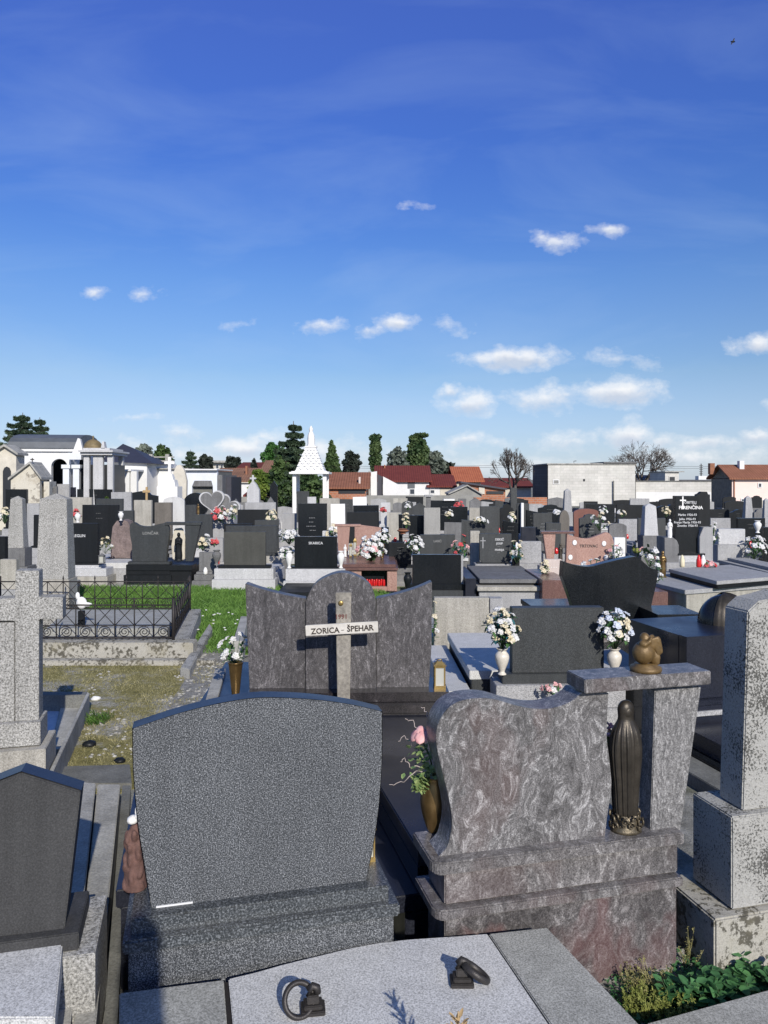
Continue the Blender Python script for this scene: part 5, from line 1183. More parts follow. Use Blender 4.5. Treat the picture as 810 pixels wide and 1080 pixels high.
# white arcade mausoleum (left)
f, g = bt('mausoleum', 'long white arcaded mausoleum with a dark grey barrel roof behind the left graves', 'mausoleum', 14, 37, 8)
ze = f.z(40, 474); zr = Zp(460.5, 40)
L0, L1 = f.u(14), f.u(75)
zs = f.z(62, 492); ar = (f.u(71)-f.u(54))/2; ac = f.u(62.5)
P = [(L0, 0), (ac-ar, 0), (ac-ar, zs)]+[(ac-ar*cos(t*pi/12), zs+ar*sin(t*pi/12)) for t in range(1, 12)]+[(ac+ar, zs), (ac+ar, 0), (L1, 0), (L1, ze), (L0, ze)]
MB().prism(P, 0, .35).build('wall', 'white', g)
MB().box(L0, L0+.3, .35, 5, 0, ze).build('wall', 'white', g)
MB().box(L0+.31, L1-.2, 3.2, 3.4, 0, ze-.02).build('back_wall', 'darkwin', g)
P = [(0, 0), (1.1, 0), (1.1, zs-.2)]+[(2.1-1.0*cos(t*pi/12), zs-.2+1.0*sin(t*pi/12)) for t in range(1, 12)]+[(3.1, zs-.2), (3.1, 0), (4.4, 0), (4.4, ze), (0, ze)]
b = MB().prism([(p[0]+.4, p[1]) for p in P], 0, .3).xf(Matrix.Translation((L1, 0, 0)) @ Matrix.Rotation(R(90), 4, 'Z')); b.build('wall', 'bluewhite', g)
MB().box(L0-.15, L1+.15, -.12, .0, ze-.1, ze+.06).build('cornice', 'white', g)
for a in (f.u(72.5), f.u(83)): MB().box(a-.14, a+.14, -.5, -.14, 0, zs-.1).box(a-.2, a+.2, -.56, -.13, zs-.099, zs+.08).build('pillar', 'bluewhite', g)
vs = []; N = 10
for u in (L0-.2, L1+.35):
    for k in range(N+1): t = k/N*pi; vs.append((u, 2.3-2.5*cos(t), ze+.06+(zr-ze)*sin(t)**.8))
fs = [(k, k+N+1, k+N+2, k+1) for k in range(N)]+[tuple(range(N+1)), tuple(range(N+1, 2*N+2))[::-1]]
MB().add(vs, fs).build('roof', 'lead', g)
MB().prism(f.pts([(76, 478), (88, 478), (86, 470), (84.5, 463), (82, 462), (79, 470)], -.6), -.6, -.3).build('gable', 'white', g)
MB().box(f.u(75.5), f.u(89), -.65, -.3, f.z(80, 485), f.z(80, 478)-.002).build('entablature', 'bluewhite', g)
# domed mausoleum
f, g = bt('domed_mausoleum', 'small mausoleum with a weathered gilded dome and grey stone columns', 'mausoleum', 102, 36, 4)
for px in (91, 101, 105.5, 116): MB().box(f.u(px)-.13, f.u(px)+.13, 0, .26, 0, f.z(100, 480)).build('column', 'white_granite', g, .02)
for px in (103, 115): MB().box(f.u(px)-.11, f.u(px)+.11, 2.0, 2.25, 0, f.z(100, 480)).build('column', 'white_granite', g, .02)
MB().box(f.u(93), f.u(97), 1.2, 1.5, 0, f.z(100, 488)).build('door_panel', 'marble', g)
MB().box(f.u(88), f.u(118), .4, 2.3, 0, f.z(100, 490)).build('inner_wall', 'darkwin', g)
MB().box(f.u(86), f.u(119.5), -.2, 2.5, f.z(100, 480)+.002, f.z(100, 477)).box(f.u(85), f.u(121), -.35, 2.65, f.z(100, 477)+.001, f.z(100, 475)).box(f.u(88), f.u(116), -.05, 2.3, f.z(100, 475)+.001, f.z(100, 472.5)).build('entablature', 'white_granite', g)
zd = f.z(100, 472.5); r = .42
MB().lathe([(r*1.05, 0), (r*1.05, .06), (r, .07)]+[(r*cos(t*pi/16), .07+.38*sin(t*pi/16)) for t in range(1, 8)]+[(.03, .47), (.03, .54), (.05, .58), (.01, .63)], (f.u(92), .9, zd), 24).build('dome', 'goldroof', g)
MB().box(f.u(107), f.u(111), -.1, .3, zd, zd+.3, .05).build('finial', 'white_granite', g)
for i, px in enumerate((112.5, 122.5)):
    random.seed(i+5); t = thing('thuja', ('left' if i == 0 else 'right')+' of two small yellow green cone shaped thujas by the domed mausoleum', 'shrub', (Xp(px, 33), 33, 0))
    b = MB()
    for k in range(700):
        q = random.random()**.7; a = random.uniform(0, 2*pi); rr = .32*(1-q)+.03
        b.card((cos(a)*rr*random.uniform(.7, 1), sin(a)*rr, .2+q*(1.2 if i == 0 else 1.1)), .14)
    b.build('crown', 'tree_yel', t); MB().tube([(0, 0, 0), (0, 0, .8)], .05).build('trunk', 'bark', t)
# black hipped roof house
f, g = bt('house', 'white low building with a big black slate roof, right of the domed mausoleum', 'building', 130, 42, 0)
zE = f.z(130, 487); zR = Zp(468, 45)
u0, u1 = f.u(112), f.u(156); ur = f.u(109)
MB().add([(u0-.3, -.3, zE), (u1+.4, -.3, zE-.1), (u1-.2, 6.3, zE-.1), (u0-.3, 6.3, zE), (f.u(110), 3, zR), (f.u(121), 3, zR-.25)], [(0, 1, 5, 4), (1, 2, 5), (2, 3, 4, 5), (3, 0, 4), (3, 2, 1, 0)]).build('roof', 'slate', g)
wallbox(g, f, 113, 155, 487.5, 0, 6, 'white')
MB().box(f.u(115), f.u(152), -2.2, -.02, f.z(130, 497, -2), f.z(130, 495, -2)).build('porch_roof', 'white', g)
for px in (117, 124, 134, 141.5): MB().box(f.p(px, 500, -2)[0]-.16, f.p(px, 500, -2)[0]+.16, -2.1, -1.8, 0, f.z(130, 497, -2)-.002).build('column', 'white', g)
MB().box(f.u(118), f.u(133), -.04, -.01, 0, f.z(130, 500)).build('door', 'darkwin', g)
# tan chapel left edge & old chapel
f, g = bt('chapel', 'tan chapel with a pointed gable and arched niche, cut off by the left edge', 'chapel', 5, 33, 6)
MB().prism(f.pts([(-22, 560), (17, 560), (17, 479), (4, 470.5), (-22, 486)]), 0, 1.0).build('wall', 'cream', g)
MB().prism(f.pts([(-22, 487), (-22, 484), (4, 468.3), (18.5, 477.5), (18.5, 480), (4, 470.7)], -.2), -.2, 1.1).build('roof', 'concrete', g)
MB().prism(f.pts([(3, 550), (11.5, 550), (11.5, 497), (10, 493.5), (7, 492), (4.5, 493.5), (3, 497)], -.02), -.03, -.004).build('niche', 'darkwin', g)
f, g = bt('chapel', 'old stained plaster chapel with a low stone gable roof, in front of the arcade', 'chapel', 35, 30, 10)
MB().prism(f.pts([(11, 550), (42, 550), (42, 503), (34.5, 490), (31, 488.5), (11.5, 502)]), 0, 1.5).build('wall', 'oldplaster', g)
MB().add([(x, y, z) for x, y, z in [(*[f.u(9.5)], -.15, f.z(9.5, 504)), (f.u(32), -.15, f.z(32, 486.8)), (f.u(32), 1.65, f.z(32, 486.8)), (f.u(9.5), 1.65, f.z(9.5, 504)), (f.u(44.5), -.15, f.z(44.5, 503.5)), (f.u(44.5), 1.65, f.z(44.5, 503.5))]]+[(x, y, z-.09) for x, y, z in [(f.u(9.5), -.15, f.z(9.5, 504)), (f.u(32), -.15, f.z(32, 486.8)), (f.u(32), 1.65, f.z(32, 486.8)), (f.u(9.5), 1.65, f.z(9.5, 504)), (f.u(44.5), -.15, f.z(44.5, 503.5)), (f.u(44.5), 1.65, f.z(44.5, 503.5))]],
    [(0, 1, 2, 3), (1, 4, 5, 2), (6, 9, 8, 7), (7, 8, 11, 10), (0, 6, 7, 1), (1, 7, 10, 4), (3, 2, 8, 9), (2, 5, 11, 8), (0, 3, 9, 6), (4, 10, 11, 5)]).build('roof', 'concrete', g)
MB().box(f.u(44), f.u(50), .3, 1.4, 0, f.z(45, 508)).build('side_wall', 'oldplaster', g)
MB().tube([(f.u(34), 0, f.z(34, 487)), (f.u(34), 0, f.z(34, 483))], .02, 5).tube([(f.u(34)-.07, 0, f.z(34, 484.6)), (f.u(34)+.07, 0, f.z(34, 484.6))], .02, 5).build('cross', 'iron', g)
# white garages
f, g = bt('garage', 'low flat roofed white building behind the white cross monument', 'building', 175, 44, 0)
wallbox(g, f, 156, 196, 495, 0, 5, 'white'); MB().box(f.u(150), f.u(200), -.2, 5.2, f.z(175, 495)+.002, f.z(175, 493.8)).build('roof', 'concrete', g)
f, g = bt('garage', 'pale blue flat roofed garage with a dark wide opening, left of the grey hearts', 'building', 213, 41, 0)
P = f.pts([(196, 545), (202.5, 545), (202.5, 513), (205, 507), (223, 507), (224.5, 513), (224.5, 545), (229, 545), (229, 496), (196, 496)])
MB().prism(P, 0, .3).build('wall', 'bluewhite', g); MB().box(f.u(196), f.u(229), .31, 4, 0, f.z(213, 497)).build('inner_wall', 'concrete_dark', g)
MB().box(f.u(194), f.u(230), -.25, 4, f.z(213, 496)+.002, f.z(213, 494.6)).build('roof', 'white', g)
MB().box(f.u(203), f.u(224), .02, .1, f.z(213, 513), f.z(213, 506)).build('garage_door', 'mid_grey', g)
f, g = bt('garage', 'grey metal garage with a dark side, right of the pale blue garage', 'building', 236, 41, 0)
wallbox(g, f, 229.5, 234.5, 501, 0, 4, 'mid_grey'); wallbox(g, f, 234.7, 240, 503, 1, 4, 'slate')
# frame / pergola over garages
f, g = bt('pergola', 'bare concrete frame of posts and beams above the flat white building', 'frame', 158, 46, 0)
b = MB()
for px in (143, 158.8, 176): b.box(f.u(px)-.1, f.u(px)+.1, 0, .2, 0, f.z(px, 479))
b.box(f.u(138), f.u(182), .22, .4, f.z(160, 487), f.z(160, 485.5)).box(f.u(138), f.u(182), .22, .4, f.z(160, 482.5), f.z(160, 481.3)); b.build('frame', 'concrete', g)
# brown roofed houses
f, g = bt('house', 'low white house with an old brown tiled roof, left of the big spruce', 'house', 250, 58, 0)
wallbox(g, f, 226, 276, 510, 0, 7, 'white'); gable_x(g, f, 226, 276, 507, 493.5, 0, 7, 'roof_brown'); wnd(g, f, 241, 251, 511, 517)
MB().box(f.u(255), f.u(257), 1.5, 2.0, f.z(256, 503), f.z(256, 491)).build('chimney', 'terracotta', g)
f, g = bt('house', 'taller brown roofed house end just behind the left side of the big spruce', 'house', 285, 66, 0)
wallbox(g, f, 277, 300, 499, 0, 7, 'cream'); gable_x(g, f, 277, 300, 498, 485.5, 0, 7, 'roof_brown', 'cream')
f, g = bt('house', 'small white shed with a dark red roof edge below the yellow green tree', 'house', 272, 50, 0)
wallbox(g, f, 262, 285, 523, 0, 3, 'white'); gable_x(g, f, 262, 285, 522, 518, 0, 3, 'roof_dred'); wnd(g, f, 273, 277, 525, 530, glass='darkwin')
f, g = bt('house', 'distant cream two storey house with a flat roof among the trees at the left', 'house', 231, 110, 0)
wallbox(g, f, 223, 237, 488, 0, 8, 'cream'); wallbox(g, f, 237.2, 243, 491, 0, 8, 'cream'); MB().box(f.u(221.5), f.u(239), -.8, 8.4, f.z(231, 488)+.01, f.z(231, 485.8)).build('roof', 'concrete', g); wnd(g, f, 228, 230.5, 490, 494); wnd(g, f, 233, 235, 490, 494)
f, g = bt('house', 'distant house with a dark red roof behind the brown roofed low house', 'house', 262, 85, 0)
wallbox(g, f, 253, 277, 493, 0, 7, 'cream'); gable_x(g, f, 253, 277, 493, 487.5, 0, 7, 'roof_dred')
# gazebo
f, g = bt('gazebo', 'white chapel like gazebo with a tall shingled pyramid roof and a statue on its tip', 'gazebo', 326.5, 34, 0)
hw = (f.u(342.5)-f.u(310.5))/2; zE = f.z(326, 500)
for sx in (-1, 1):
    for sv in (0, 1): MB().box(sx*hw-.08, sx*hw+.08, sv*1.4-.08, sv*1.4+.08, 0, zE).build('post', 'marble', g, .01)
MB().box(-hw-.2, hw+.2, -.3, 1.7, zE+.001, zE+.09).box(-hw-.12, hw+.12, -.2, 1.6, zE+.091, f.z(326, 497)).build('entablature', 'marble', g, .01)
zb = f.z(326, 497)+.001; zt = f.z(326, 471.5); bw = (f.u(341.5)-f.u(311.5))/2; tw_ = (f.u(331.5)-f.u(321.5))/2
b = MB(); rows = 9
for k in range(rows):
    za = zb+(zt-zb)*k/rows; zc = zb+(zt-zb)*(k+1)/rows; q0 = k/rows; q1 = (k+1)/rows
    w0 = bw+(tw_-bw)*q0+.03; w1 = bw+(tw_-bw)*q1
    b.add([(-w0, .7-w0, za), (w0, .7-w0, za), (w0, .7+w0, za), (-w0, .7+w0, za), (-w1, .7-w1, zc), (w1, .7-w1, zc), (w1, .7+w1, zc), (-w1, .7+w1, zc)], [(0, 3, 2, 1), (4, 5, 6, 7), (0, 1, 5, 4), (1, 2, 6, 5), (2, 3, 7, 6), (3, 0, 4, 7)])
    n = 8
    for j in range(n):
        if (j+k) % 2: continue
        c0 = -w0+2*w0*j/n; c1 = c0+2*w0/n
        b.add([(c0, .7-w0-.03, za+.01), ((c0+c1)/2, .7-w0-.07, za-.03), (c1, .7-w0-.03, za+.01), ((c0+c1)/2, .7-w1-.012, zc)], [(0, 1, 3), (1, 2, 3)])
b.build('roof', 'marble', g)
MB().box(-tw_-.05, tw_+.05, .7-tw_-.05, .7+tw_+.05, zt+.001, zt+.07).build('roof_cap', 'marble', g)
MB().lathe([(.19, 0), (.2, .03), (.16, .1), (.17, .3), (.15, .5), (.1, .62), (.07, .66), (.09, .72), (.085, .8), (.04, .88), (.005, .93)], (0, .7, zt+.071), 16, fold=lambda a, z: 1+.06*sin(5*a)).build('statue', 'marble', g)
# brown roof low house & brick wall
f, g = bt('house', 'long low house with rusty brown tiles and orange brick front, right of the gazebo', 'house', 362, 56, 0)
wallbox(g, f, 328, 386, 515, 0, 7, 'brick'); gable_x(g, f, 343, 386, 514, 498, 0, 7, 'roof_rust', 'brick'); MB().box(f.u(357), f.u(385), -.05, -.01, f.z(370, 521), f.z(370, 514)).build('opening', 'darkwin', g)
MB().box(f.u(378), f.u(380), .6, 1.2, f.z(379, 515), f.z(379, 503)).build('chimney', 'pink_base', g)
f, g = bt('house', 'dark red roofed house seen behind the rusty brown roof', 'house', 372, 72, 0)
wallbox(g, f, 352, 392, 505, 0, 7, 'cream'); gable_x(g, f, 352, 390, 505, 498, 0, 7, 'roof_dred')
# main dark red house
f, g = bt('house', 'white walled house with a large dark red roof in the centre of the skyline', 'house', 425, 64, 0)
wallbox(g, f, 398, 452.5, 507, 0, 8, 'white'); gable_x(g, f, 398, 452.5, 507, 491, 0, 8, 'roof_dred')
MB().box(f.u(430), f.u(437.5), -.06, -.02, f.z(434, 515), f.z(434, 507.5)).build('dark_panel', 'lead', g); wnd(g, f, 432.5, 437, 516, 521); 
MB().box(f.u(405), f.u(406.5), 3.2, 3.8, f.z(406, 495), f.z(406, 489.5)).build('chimney', 'terracotta', g)
f, g = bt('shed', 'white shed with a sloping wall top in front of the large dark red roof', 'shed', 410, 60, 0)
MB().prism(f.pts([(404, 530), (422, 530), (422, 512), (404, 502.5)]), 0, 2).build('wall', 'white', g); MB().prism(f.pts([(391, 530), (397.5, 530), (397.5, 497), (391, 498)]), 0, 2).build('wall', 'white', g)
MB().prism(f.pts([(398, 530), (403.8, 530), (403.8, 503), (398, 500)], .3), .3, 2).build('dark_wall', 'slate', g)
f, g = bt('house', 'small white house with a dark red roof attached right of the large dark red roof', 'house', 465, 64, 0)
wallbox(g, f, 452.8, 464, 512, 0, 7, 'white'); wallbox(g, f, 464.2, 478, 513, 0, 7, 'cream'); gable_x(g, f, 453.5, 478, 512.5, 500, 0, 7, 'roof_dred'); wnd(g, f, 454, 458, 517, 520)
f, g = bt('house', 'house with a bright orange red roof block in the middle of the skyline', 'house', 493, 66, 0)
wallbox(g, f, 481, 507, 507, 0, 7, 'cream'); gable_x(g, f, 481.5, 507, 507, 492, 0, 7, 'roof_red', 'slate')
f, g = bt('house', 'long dark red roof low behind the bare tree', 'house', 525, 72, 0)
wallbox(g, f, 506, 560, 514, 0, 7, 'cream'); gable_x(g, f, 506, 560, 513, 504, 0, 7, 'roof_dred')
f, g = bt('shed', 'brick shed with a long slanted roof line and orange wall, left of the bare tree', 'shed', 515, 60, 0)
MB().prism(f.pts([(488, 530), (533, 530), (533, 516), (488, 508.5)]), 0, 3).build('wall', 'brick', g)
MB().prism(f.pts([(486, 509.5), (486, 507.6), (535, 515), (535, 516.8)], -.3), -.3, 3.3).build('roof', 'slate', g)
MB().box(f.u(505), f.u(511), -.1, -.02, f.z(508, 521), f.z(508, 513.5)).build('opening', 'cream', g); MB().box(f.u(513), f.u(531), -.08, -.01, f.z(520, 521), f.z(520, 518)).build('opening', 'darkwin', g)
f, g = bt('shed', 'grey gabled concrete shed below the orange red roof', 'shed', 492, 56, 0)
MB().prism(f.pts([(474, 535), (508, 535), (508, 522), (493, 512.5), (474, 521)]), 0, 3).build('wall', 'graywall', g); MB().prism(f.pts([(473, 521.5), (493, 512.6), (509, 522), (509, 520.6), (493, 511.2), (473, 520)], -.2), -.2, 3.2).build('roof', 'concrete', g)
# concrete block building
f, g = bt('warehouse', 'large windowless grey concrete block building on the right of the skyline', 'building', 578, 62, 0)
wallbox(g, f, 578, 670, 490, 0, 6.3, 'block')
zt = f.z(620, 490)
MB().add([(0, .01, 0), (0, 6.3, 0), (0, 6.3, zt), (0, .01, zt)], [(0, 3, 2, 1)]).xf(Matrix.Translation((-.02, 0, 0))).build('side_wall', 'block_shaded', g)  # dark overlay sheet with the unlit side's shade in its colour
MB().box(f.u(578)-.1, f.u(670)+.1, -.1, 6.4, zt+.002, zt+.1).build('parapet', 'concrete', g)
MB().box(f.u(636), f.u(670)+.15, -.2, 4, zt+.102, zt+.22).build('parapet', 'mid_grey', g)
for px, yt in ((597, 517), (646.5, 507)): MB().tube([(f.u(px), -.15, 0), (f.u(px), -.15, f.z(px, yt))], .05, 6).build('pole', 'concrete_dark', g)
wnd(g, f, 584, 589, 506.5, 510, glass='graywall'); MB().box(f.u(615), f.u(617), -.04, -.01, f.z(616, 507.5), f.z(616, 505.2)).build('vent', 'darkwin', g)
for px in (608.5,): MB().tube([(f.u(px), 1, zt), (f.u(px), 1, zt+.3), (f.u(px)+.2, 1, zt+.32)], .03, 5).build('pipe', 'iron', g)
f, g = bt('boundary_wall', 'long wall of concrete blocks above a white painted lower band, right of the warehouse', 'wall', 720, 63, 0)
MB().box(f.u(670)+.05, f.u(772), 0, .4, f.z(720, 519), f.z(720, 508)).build('upper_wall', 'block', g); MB().box(f.u(670)+.05, f.u(772), -.03, .38, 0, f.z(720, 519)-.002).build('lower_wall', 'white', g)
MB().box(f.u(670)+.05, f.u(772), -.06, .46, f.z(720, 508)+.001, f.z(720, 507)).build('coping', 'concrete_dark', g); MB().box(f.u(755.5), f.u(760.5), -.02, -.004, f.z(758, 515.5), f.z(758, 513.5)).build('opening', 'darkwin', g)
f, g = bt('house', 'small pale roof tower room with one window behind the long block wall', 'building', 709, 70, 0)
wallbox(g, f, 701.5, 716, 498, 0, 4, 'block'); wnd(g, f, 706, 711.5, 503, 507.5, glass='darkwin', frame='block'); MB().box(f.u(700.5), f.u(721), -.2, 4.2, f.z(709, 498)+.002, f.z(709, 497)).build('roof', 'concrete', g)
f, g = bt('house', 'dark low roof running behind the long block wall', 'building', 690, 76, 0)
wallbox(g, f, 680, 700, 508, 0, 6, 'cream'); gable_x(g, f, 682, 700, 508, 501, 0, 6, 'slate')
wallbox(g, f, 717, 760, 508, .5, 6, 'cream'); MB().box(f.u(717), f.u(760), .3, 6.2, f.z(740, 507.8), f.z(740, 506)).build('roof', 'slate', g)
f, g = bt('antenna', 'slim lattice antenna mast on a white base behind the long block wall', 'mast', 739.5, 90, 0)
MB().tube([(0, 0, 0), (0, 0, f.z(739, 489))], .12, 5, .05).build('mast', 'iron', g); MB().box(-.5, .5, -.5, .5, 0, f.z(739, 502)).build('base', 'white', g)
for k in range(5): MB().box(-.2, .2, -.05, .05, f.z(739, 500-2.2*k), f.z(739, 500-2.2*k)+.06).build('bracket', 'iron', g)
# pink house
f, g = bt('house', 'pale pink house with a rust brown roof and two chimneys, right edge', 'house', 772, 55, 0)
wallbox(g, f, 772, 840, 504.5, 0, 3.4, 'pinkwall')
gable_x(g, f, 772, 840, 504, 490, 0, 3.4, 'roof_rust', 'concrete_dark')
MB().add([(-.03, 0, 0), (-.03, 3.4, 0), (-.03, 3.4, f.z(772, 505)), (-.03, 0, f.z(772, 505))], [(0, 3, 2, 1)]).build('side_wall', 'concrete_dark', g)  # darker overlay sheet on the left side wall
for px, w_, yt, m_, v in ((789.5, 2.4, 486, 'white', 1.0), (763.5, 2.2, 488.5, 'terracotta', 1.9)):
    MB().box(f.u(px)-.17, f.u(px)+.17, v, v+.4, f.z(px, 500), f.z(px, yt, v)).build('chimney', m_, g)
wnd(g, f, 800, 802.5, 510, 513.5); wnd(g, f, 782, 784.5, 526.5, 528.5); MB().box(f.u(773.5), f.u(774.6), -.08, -.01, 0, f.z(774, 505)).build('downpipe', 'terracotta', g); wnd(g, f, 799.5, 808, 527.5, 535, glass='cream')
# boundary brick wall + grey wall
f, g = bt('boundary_wall', 'low orange brick boundary wall in front of the bare tree', 'wall', 540, 54, 0)
MB().box(f.u(500), f.u(577), 0, .3, 0, f.z(540, 524.5)).build('wall', 'brick', g)
f, g = bt('boundary_wall', 'low grey rendered boundary wall in front of the white house', 'wall', 435, 54, 0)
MB().box(f.u(386), f.u(499.5), 0, .3, 0, f.z(435, 522.5)).build('wall', 'graywall', g)
f, g = bt('boundary_wall', 'low orange brick wall seen through the gazebo', 'wall', 340, 54.5, 0)
MB().box(f.u(292), f.u(385.5), 0, .3, 0, f.z(340, 521)).build('wall', 'brick', g)
f, g = bt('boundary_wall', 'low pale boundary wall left of the big spruce', 'wall', 230, 54.5, 0)
MB().box(f.u(150), f.u(291.5), 0, .3, 0, f.z(230, 524)).build('wall', 'graywall', g)
f, g = bt('utility_pole', 'slim pale utility pole left of the white shed', 'pole', 389.5, 60, 0); MB().tube([(0, 0, 0), (0, 0, f.z(389, 496.5))], .1, 6, .07).build('pole', 'concrete', g)
# ================================================================== TREES
def crown(g, f0, blobs, n, size, mat, w=.7, flat=0):
    b = MB(); vol = [bb[3]*bb[4] for bb in blobs]
    for i in range(n):
        x, y, z, rx, rz = random.choices(blobs, vol)[0]
        d = Vector((random.gauss(0, 1), random.gauss(0, 1), random.gauss(0, 1))).normalized()*(random.random()**.5)
        b.card((x+d.x*rx, y+d.y*rx, z+d.z*rz), size*random.uniform(.6, 1.3), None, w)
    return b.build('crown', mat, g)
def trunkbr(g, h, r, blobs):
    b = MB(); b.tube([(0, 0, 0), (random.uniform(-.1, .1), 0, h*.5), (0, 0, h*.85)], r, 8, r*.3)
    for x, y, z, rx, rz in blobs: b.tube([(0, 0, max(.2, z-rz)*.6), (x*.6, y*.6, z-rz*.3), (x, y, z)], r*.35, 5, r*.1)
    b.build('trunk', 'bark', g)
def tree(label, px, Y, yt, yb, wpx, mat, n=2500, size=.3, shape='round', seed=1, name='tree'):
    random.seed(seed); t = thing(name, label, 'tree', (Xp(px, Y), Y, 0)); h = Zp(yt, Y); zb = max(.5, Zp(yb, Y)); W = wpx/F*Y/2; bl = []
    for i in range(16 if shape != 'col' else 14):
        q = (i+.5)/(16 if shape != 'col' else 14); z = zb+(h-zb)*q
        pw = {'round': sin(pi*(.12+.8*q))**.6, 'col': .75+.25*sin(pi*q), 'cone': 1.05-q}[shape]
        rr = W*(.5 if shape != 'col' else .72)*pw+.1; a = i*2.4; d = W*pw*.55*random.uniform(.5, 1.0) if shape != 'col' else W*.22
        bl.append((cos(a)*d+random.gauss(0, .06)*W, sin(a)*d, z+random.gauss(0, .02)*(h-zb), rr*random.uniform(.85, 1.2), min((h-zb)*.17, h-z+.1) if shape == 'col' else (h-zb)*.16*random.uniform(.8, 1.2)))
    crown(t, None, bl, n, size, mat); trunkbr(t, h, W*.1+.05, bl[:8]); return t
def conifer(label, px, Y, yt, wpx, n=5000, mat='spruce', seed=1, name='spruce_tree', zb=.6):
    random.seed(seed); t = thing(name, label, 'tree', (Xp(px, Y), Y, 0)); h = Zp(yt, Y); W = wpx/F*Y/2; b = MB(); tr = MB(); tr.tube([(0, 0, 0), (0, 0, h*.98)], W*.07+.05, 8, .02)
    lay = int(h/.5)
    for k in range(lay):
        q = k/lay; z = zb+(h-zb)*q; L = W*(1-q)**.85*random.uniform(.85, 1.1)+.08
        nb = max(4, int(10*(1-q)+4))
        for j in range(nb):
            a = 2*pi*(j+random.random()*.7)/nb; LL = L*random.uniform(.6, 1.12)
            tip = Vector((cos(a)*LL, sin(a)*LL, z-LL*.18+LL*.12)); m_ = Vector((cos(a)*LL*.6, sin(a)*LL*.6, z-LL*.2))
            tr.tube([(0, 0, z), m_, tip], .03, 4, .008)
            for i in range(int(n/lay/nb)):
                s = random.random()**.7; p = Vector((cos(a)*LL*s, sin(a)*LL*s, z-LL*.25*sin(s*2.4)))
                sd = random.uniform(-.28, .28)*LL*(1.15-s)
                p += Vector((-sin(a)*sd, cos(a)*sd, random.uniform(-.14, .05)))
                b.card(p, random.uniform(.16, .36)*(1 if Y < 70 else 1.6), Vector((random.gauss(0, 1), random.gauss(0, 1), .7)).normalized(), .38)
    b.build('crown', mat, t); tr.build('trunk', 'bark', t); return t
conifer('dark spruce with an uneven top at the far left above the white arcade', 24, 52, 433, 116, 30000, seed=3, zb=1.5)
conifer('second smaller dark spruce right against the far left spruce', 42, 54, 438, 60, 16000, seed=4, zb=1.5)
conifer('tall dark spruce standing left of the white gazebo', 309.5, 50, 442, 92, 52000, seed=5)
conifer('dark spruce on the left skyline above the pale blue garage', 201, 90, 473, 50, 7000, seed=6)
for i, a in enumerate((
 ('bushy tree at the foot of the tall spruce, left of the gazebo roof', 296, 49, 486, 530, 26, 'tree_mid', 2600, .3, 'round'),
 ('green tree filling the opening of the gazebo', 325, 45, 500, 528, 32, 'tree_mid', 2600, .24, 'round'),
 ('bright green rounded tree left behind the tall spruce', 288, 90, 469, 500, 26, 'tree_bright', 2500, .5, 'round'),
 ('yellow green tree in front of the brown roofed houses', 274, 47, 497, 522, 24, 'tree_yel', 2000, .22, 'round'),
 ('pointed green tree right of the gazebo roof', 350, 85, 469, 500, 24, 'tree_mid', 3000, .45, 'cone'),
 ('dark rounded cone shaped tree above the rusty brown roof', 370, 80, 478, 500, 20, 'tree_dark', 2500, .4, 'round'),
 ('slim tall poplar in the centre of the skyline', 396, 85, 459, 498, 12, 'poplar', 5000, .36, 'col'),
 ('broader dense poplar above the large dark red roof', 441, 85, 459, 496, 23, 'poplar', 10000, .38, 'col'),
 ('grey green tree right of the broader dense poplar', 459, 90, 478, 500, 24, 'tree_grey', 2200, .5, 'round'),
 ('pale grey green tree left of the broader dense poplar', 420, 95, 475, 500, 30, 'tree_grey', 1200, .5, 'round'),
 ('dark bush tree on the skyline right of the small left spruce', 217, 92, 482, 500, 18, 'tree_dark', 1800, .5, 'round'),
 ('dark bush tree at the right side of the distant cream house', 245, 100, 483, 500, 20, 'tree_dark', 1600, .5, 'round'),
 ('low bushy tree on the left skyline above the black slate roof', 152, 80, 471, 500, 24, 'tree_grey', 2200, .5, 'round'),
 ('second low bushy tree on the left skyline beside the one above the black slate roof', 171, 84, 473, 500, 24, 'tree_mid', 2200, .5, 'round'),
 ('dark shrub tree between the brown roofs, left of the spruce', 268, 75, 486, 505, 12, 'tree_dark', 1200, .35, 'cone'),
 ('dark leafy bush right behind the orange red roof edge', 470, 95, 488, 502, 20, 'tree_dark', 900, .5, 'round'),
)): tree(*a, seed=30+i)
def bare(label, px, Y, yt, wpx, seed, depth=7):
    random.seed(seed); t = thing('bare_tree', label, 'tree', (Xp(px, Y), Y, 0)); h = Zp(yt, Y); W = wpx/F*Y/2; b = MB()
    def grow(p, d, L, r, k):
        q = p+d*L*.5+Vector([random.gauss(0, .05)*L for _ in range(3)]); e = p+d*L
        b.tube([p, q, e], r, 5 if k > 3 else 3, r*.72)
        if k == 0: return
        for i in range(random.choice([2, 3, 3])):
            nd = (d+Vector((random.gauss(0, .55)*W/h*1.6, random.gauss(0, .5), random.gauss(.08, .35)))).normalized(); grow(e, nd, L*random.uniform(.68, .88), max(r*.62, .011), k-1)
    for a in range(5):
        d = Vector((cos(a*1.3)*.55, sin(a*1.3)*.5, 1)).normalized(); grow(Vector((0, 0, h*.2)), d, h*.19, .13, depth-1)
    b.tube([(0, 0, 0), (0, 0, h*.22)], .25, 8, .2); me = b
    zs = max(v[2] for v in b.v); sc = h/zs; b.v = [(v[0], v[1], v[2]*sc) for v in b.v]
    xs = sorted(abs(v[0]) for v in b.v)[int(len(b.v)*.985)]; sx = W/xs; b.v = [(v[0]*(sx if abs(v[0]) > .3 else 1), v[1]*sx, v[2]) for v in b.v]
    b.build('trunk', 'bark', t); return t
bare('leafless tree with fine spreading twigs left of the concrete block building', 541, 60, 471, 44, 5)
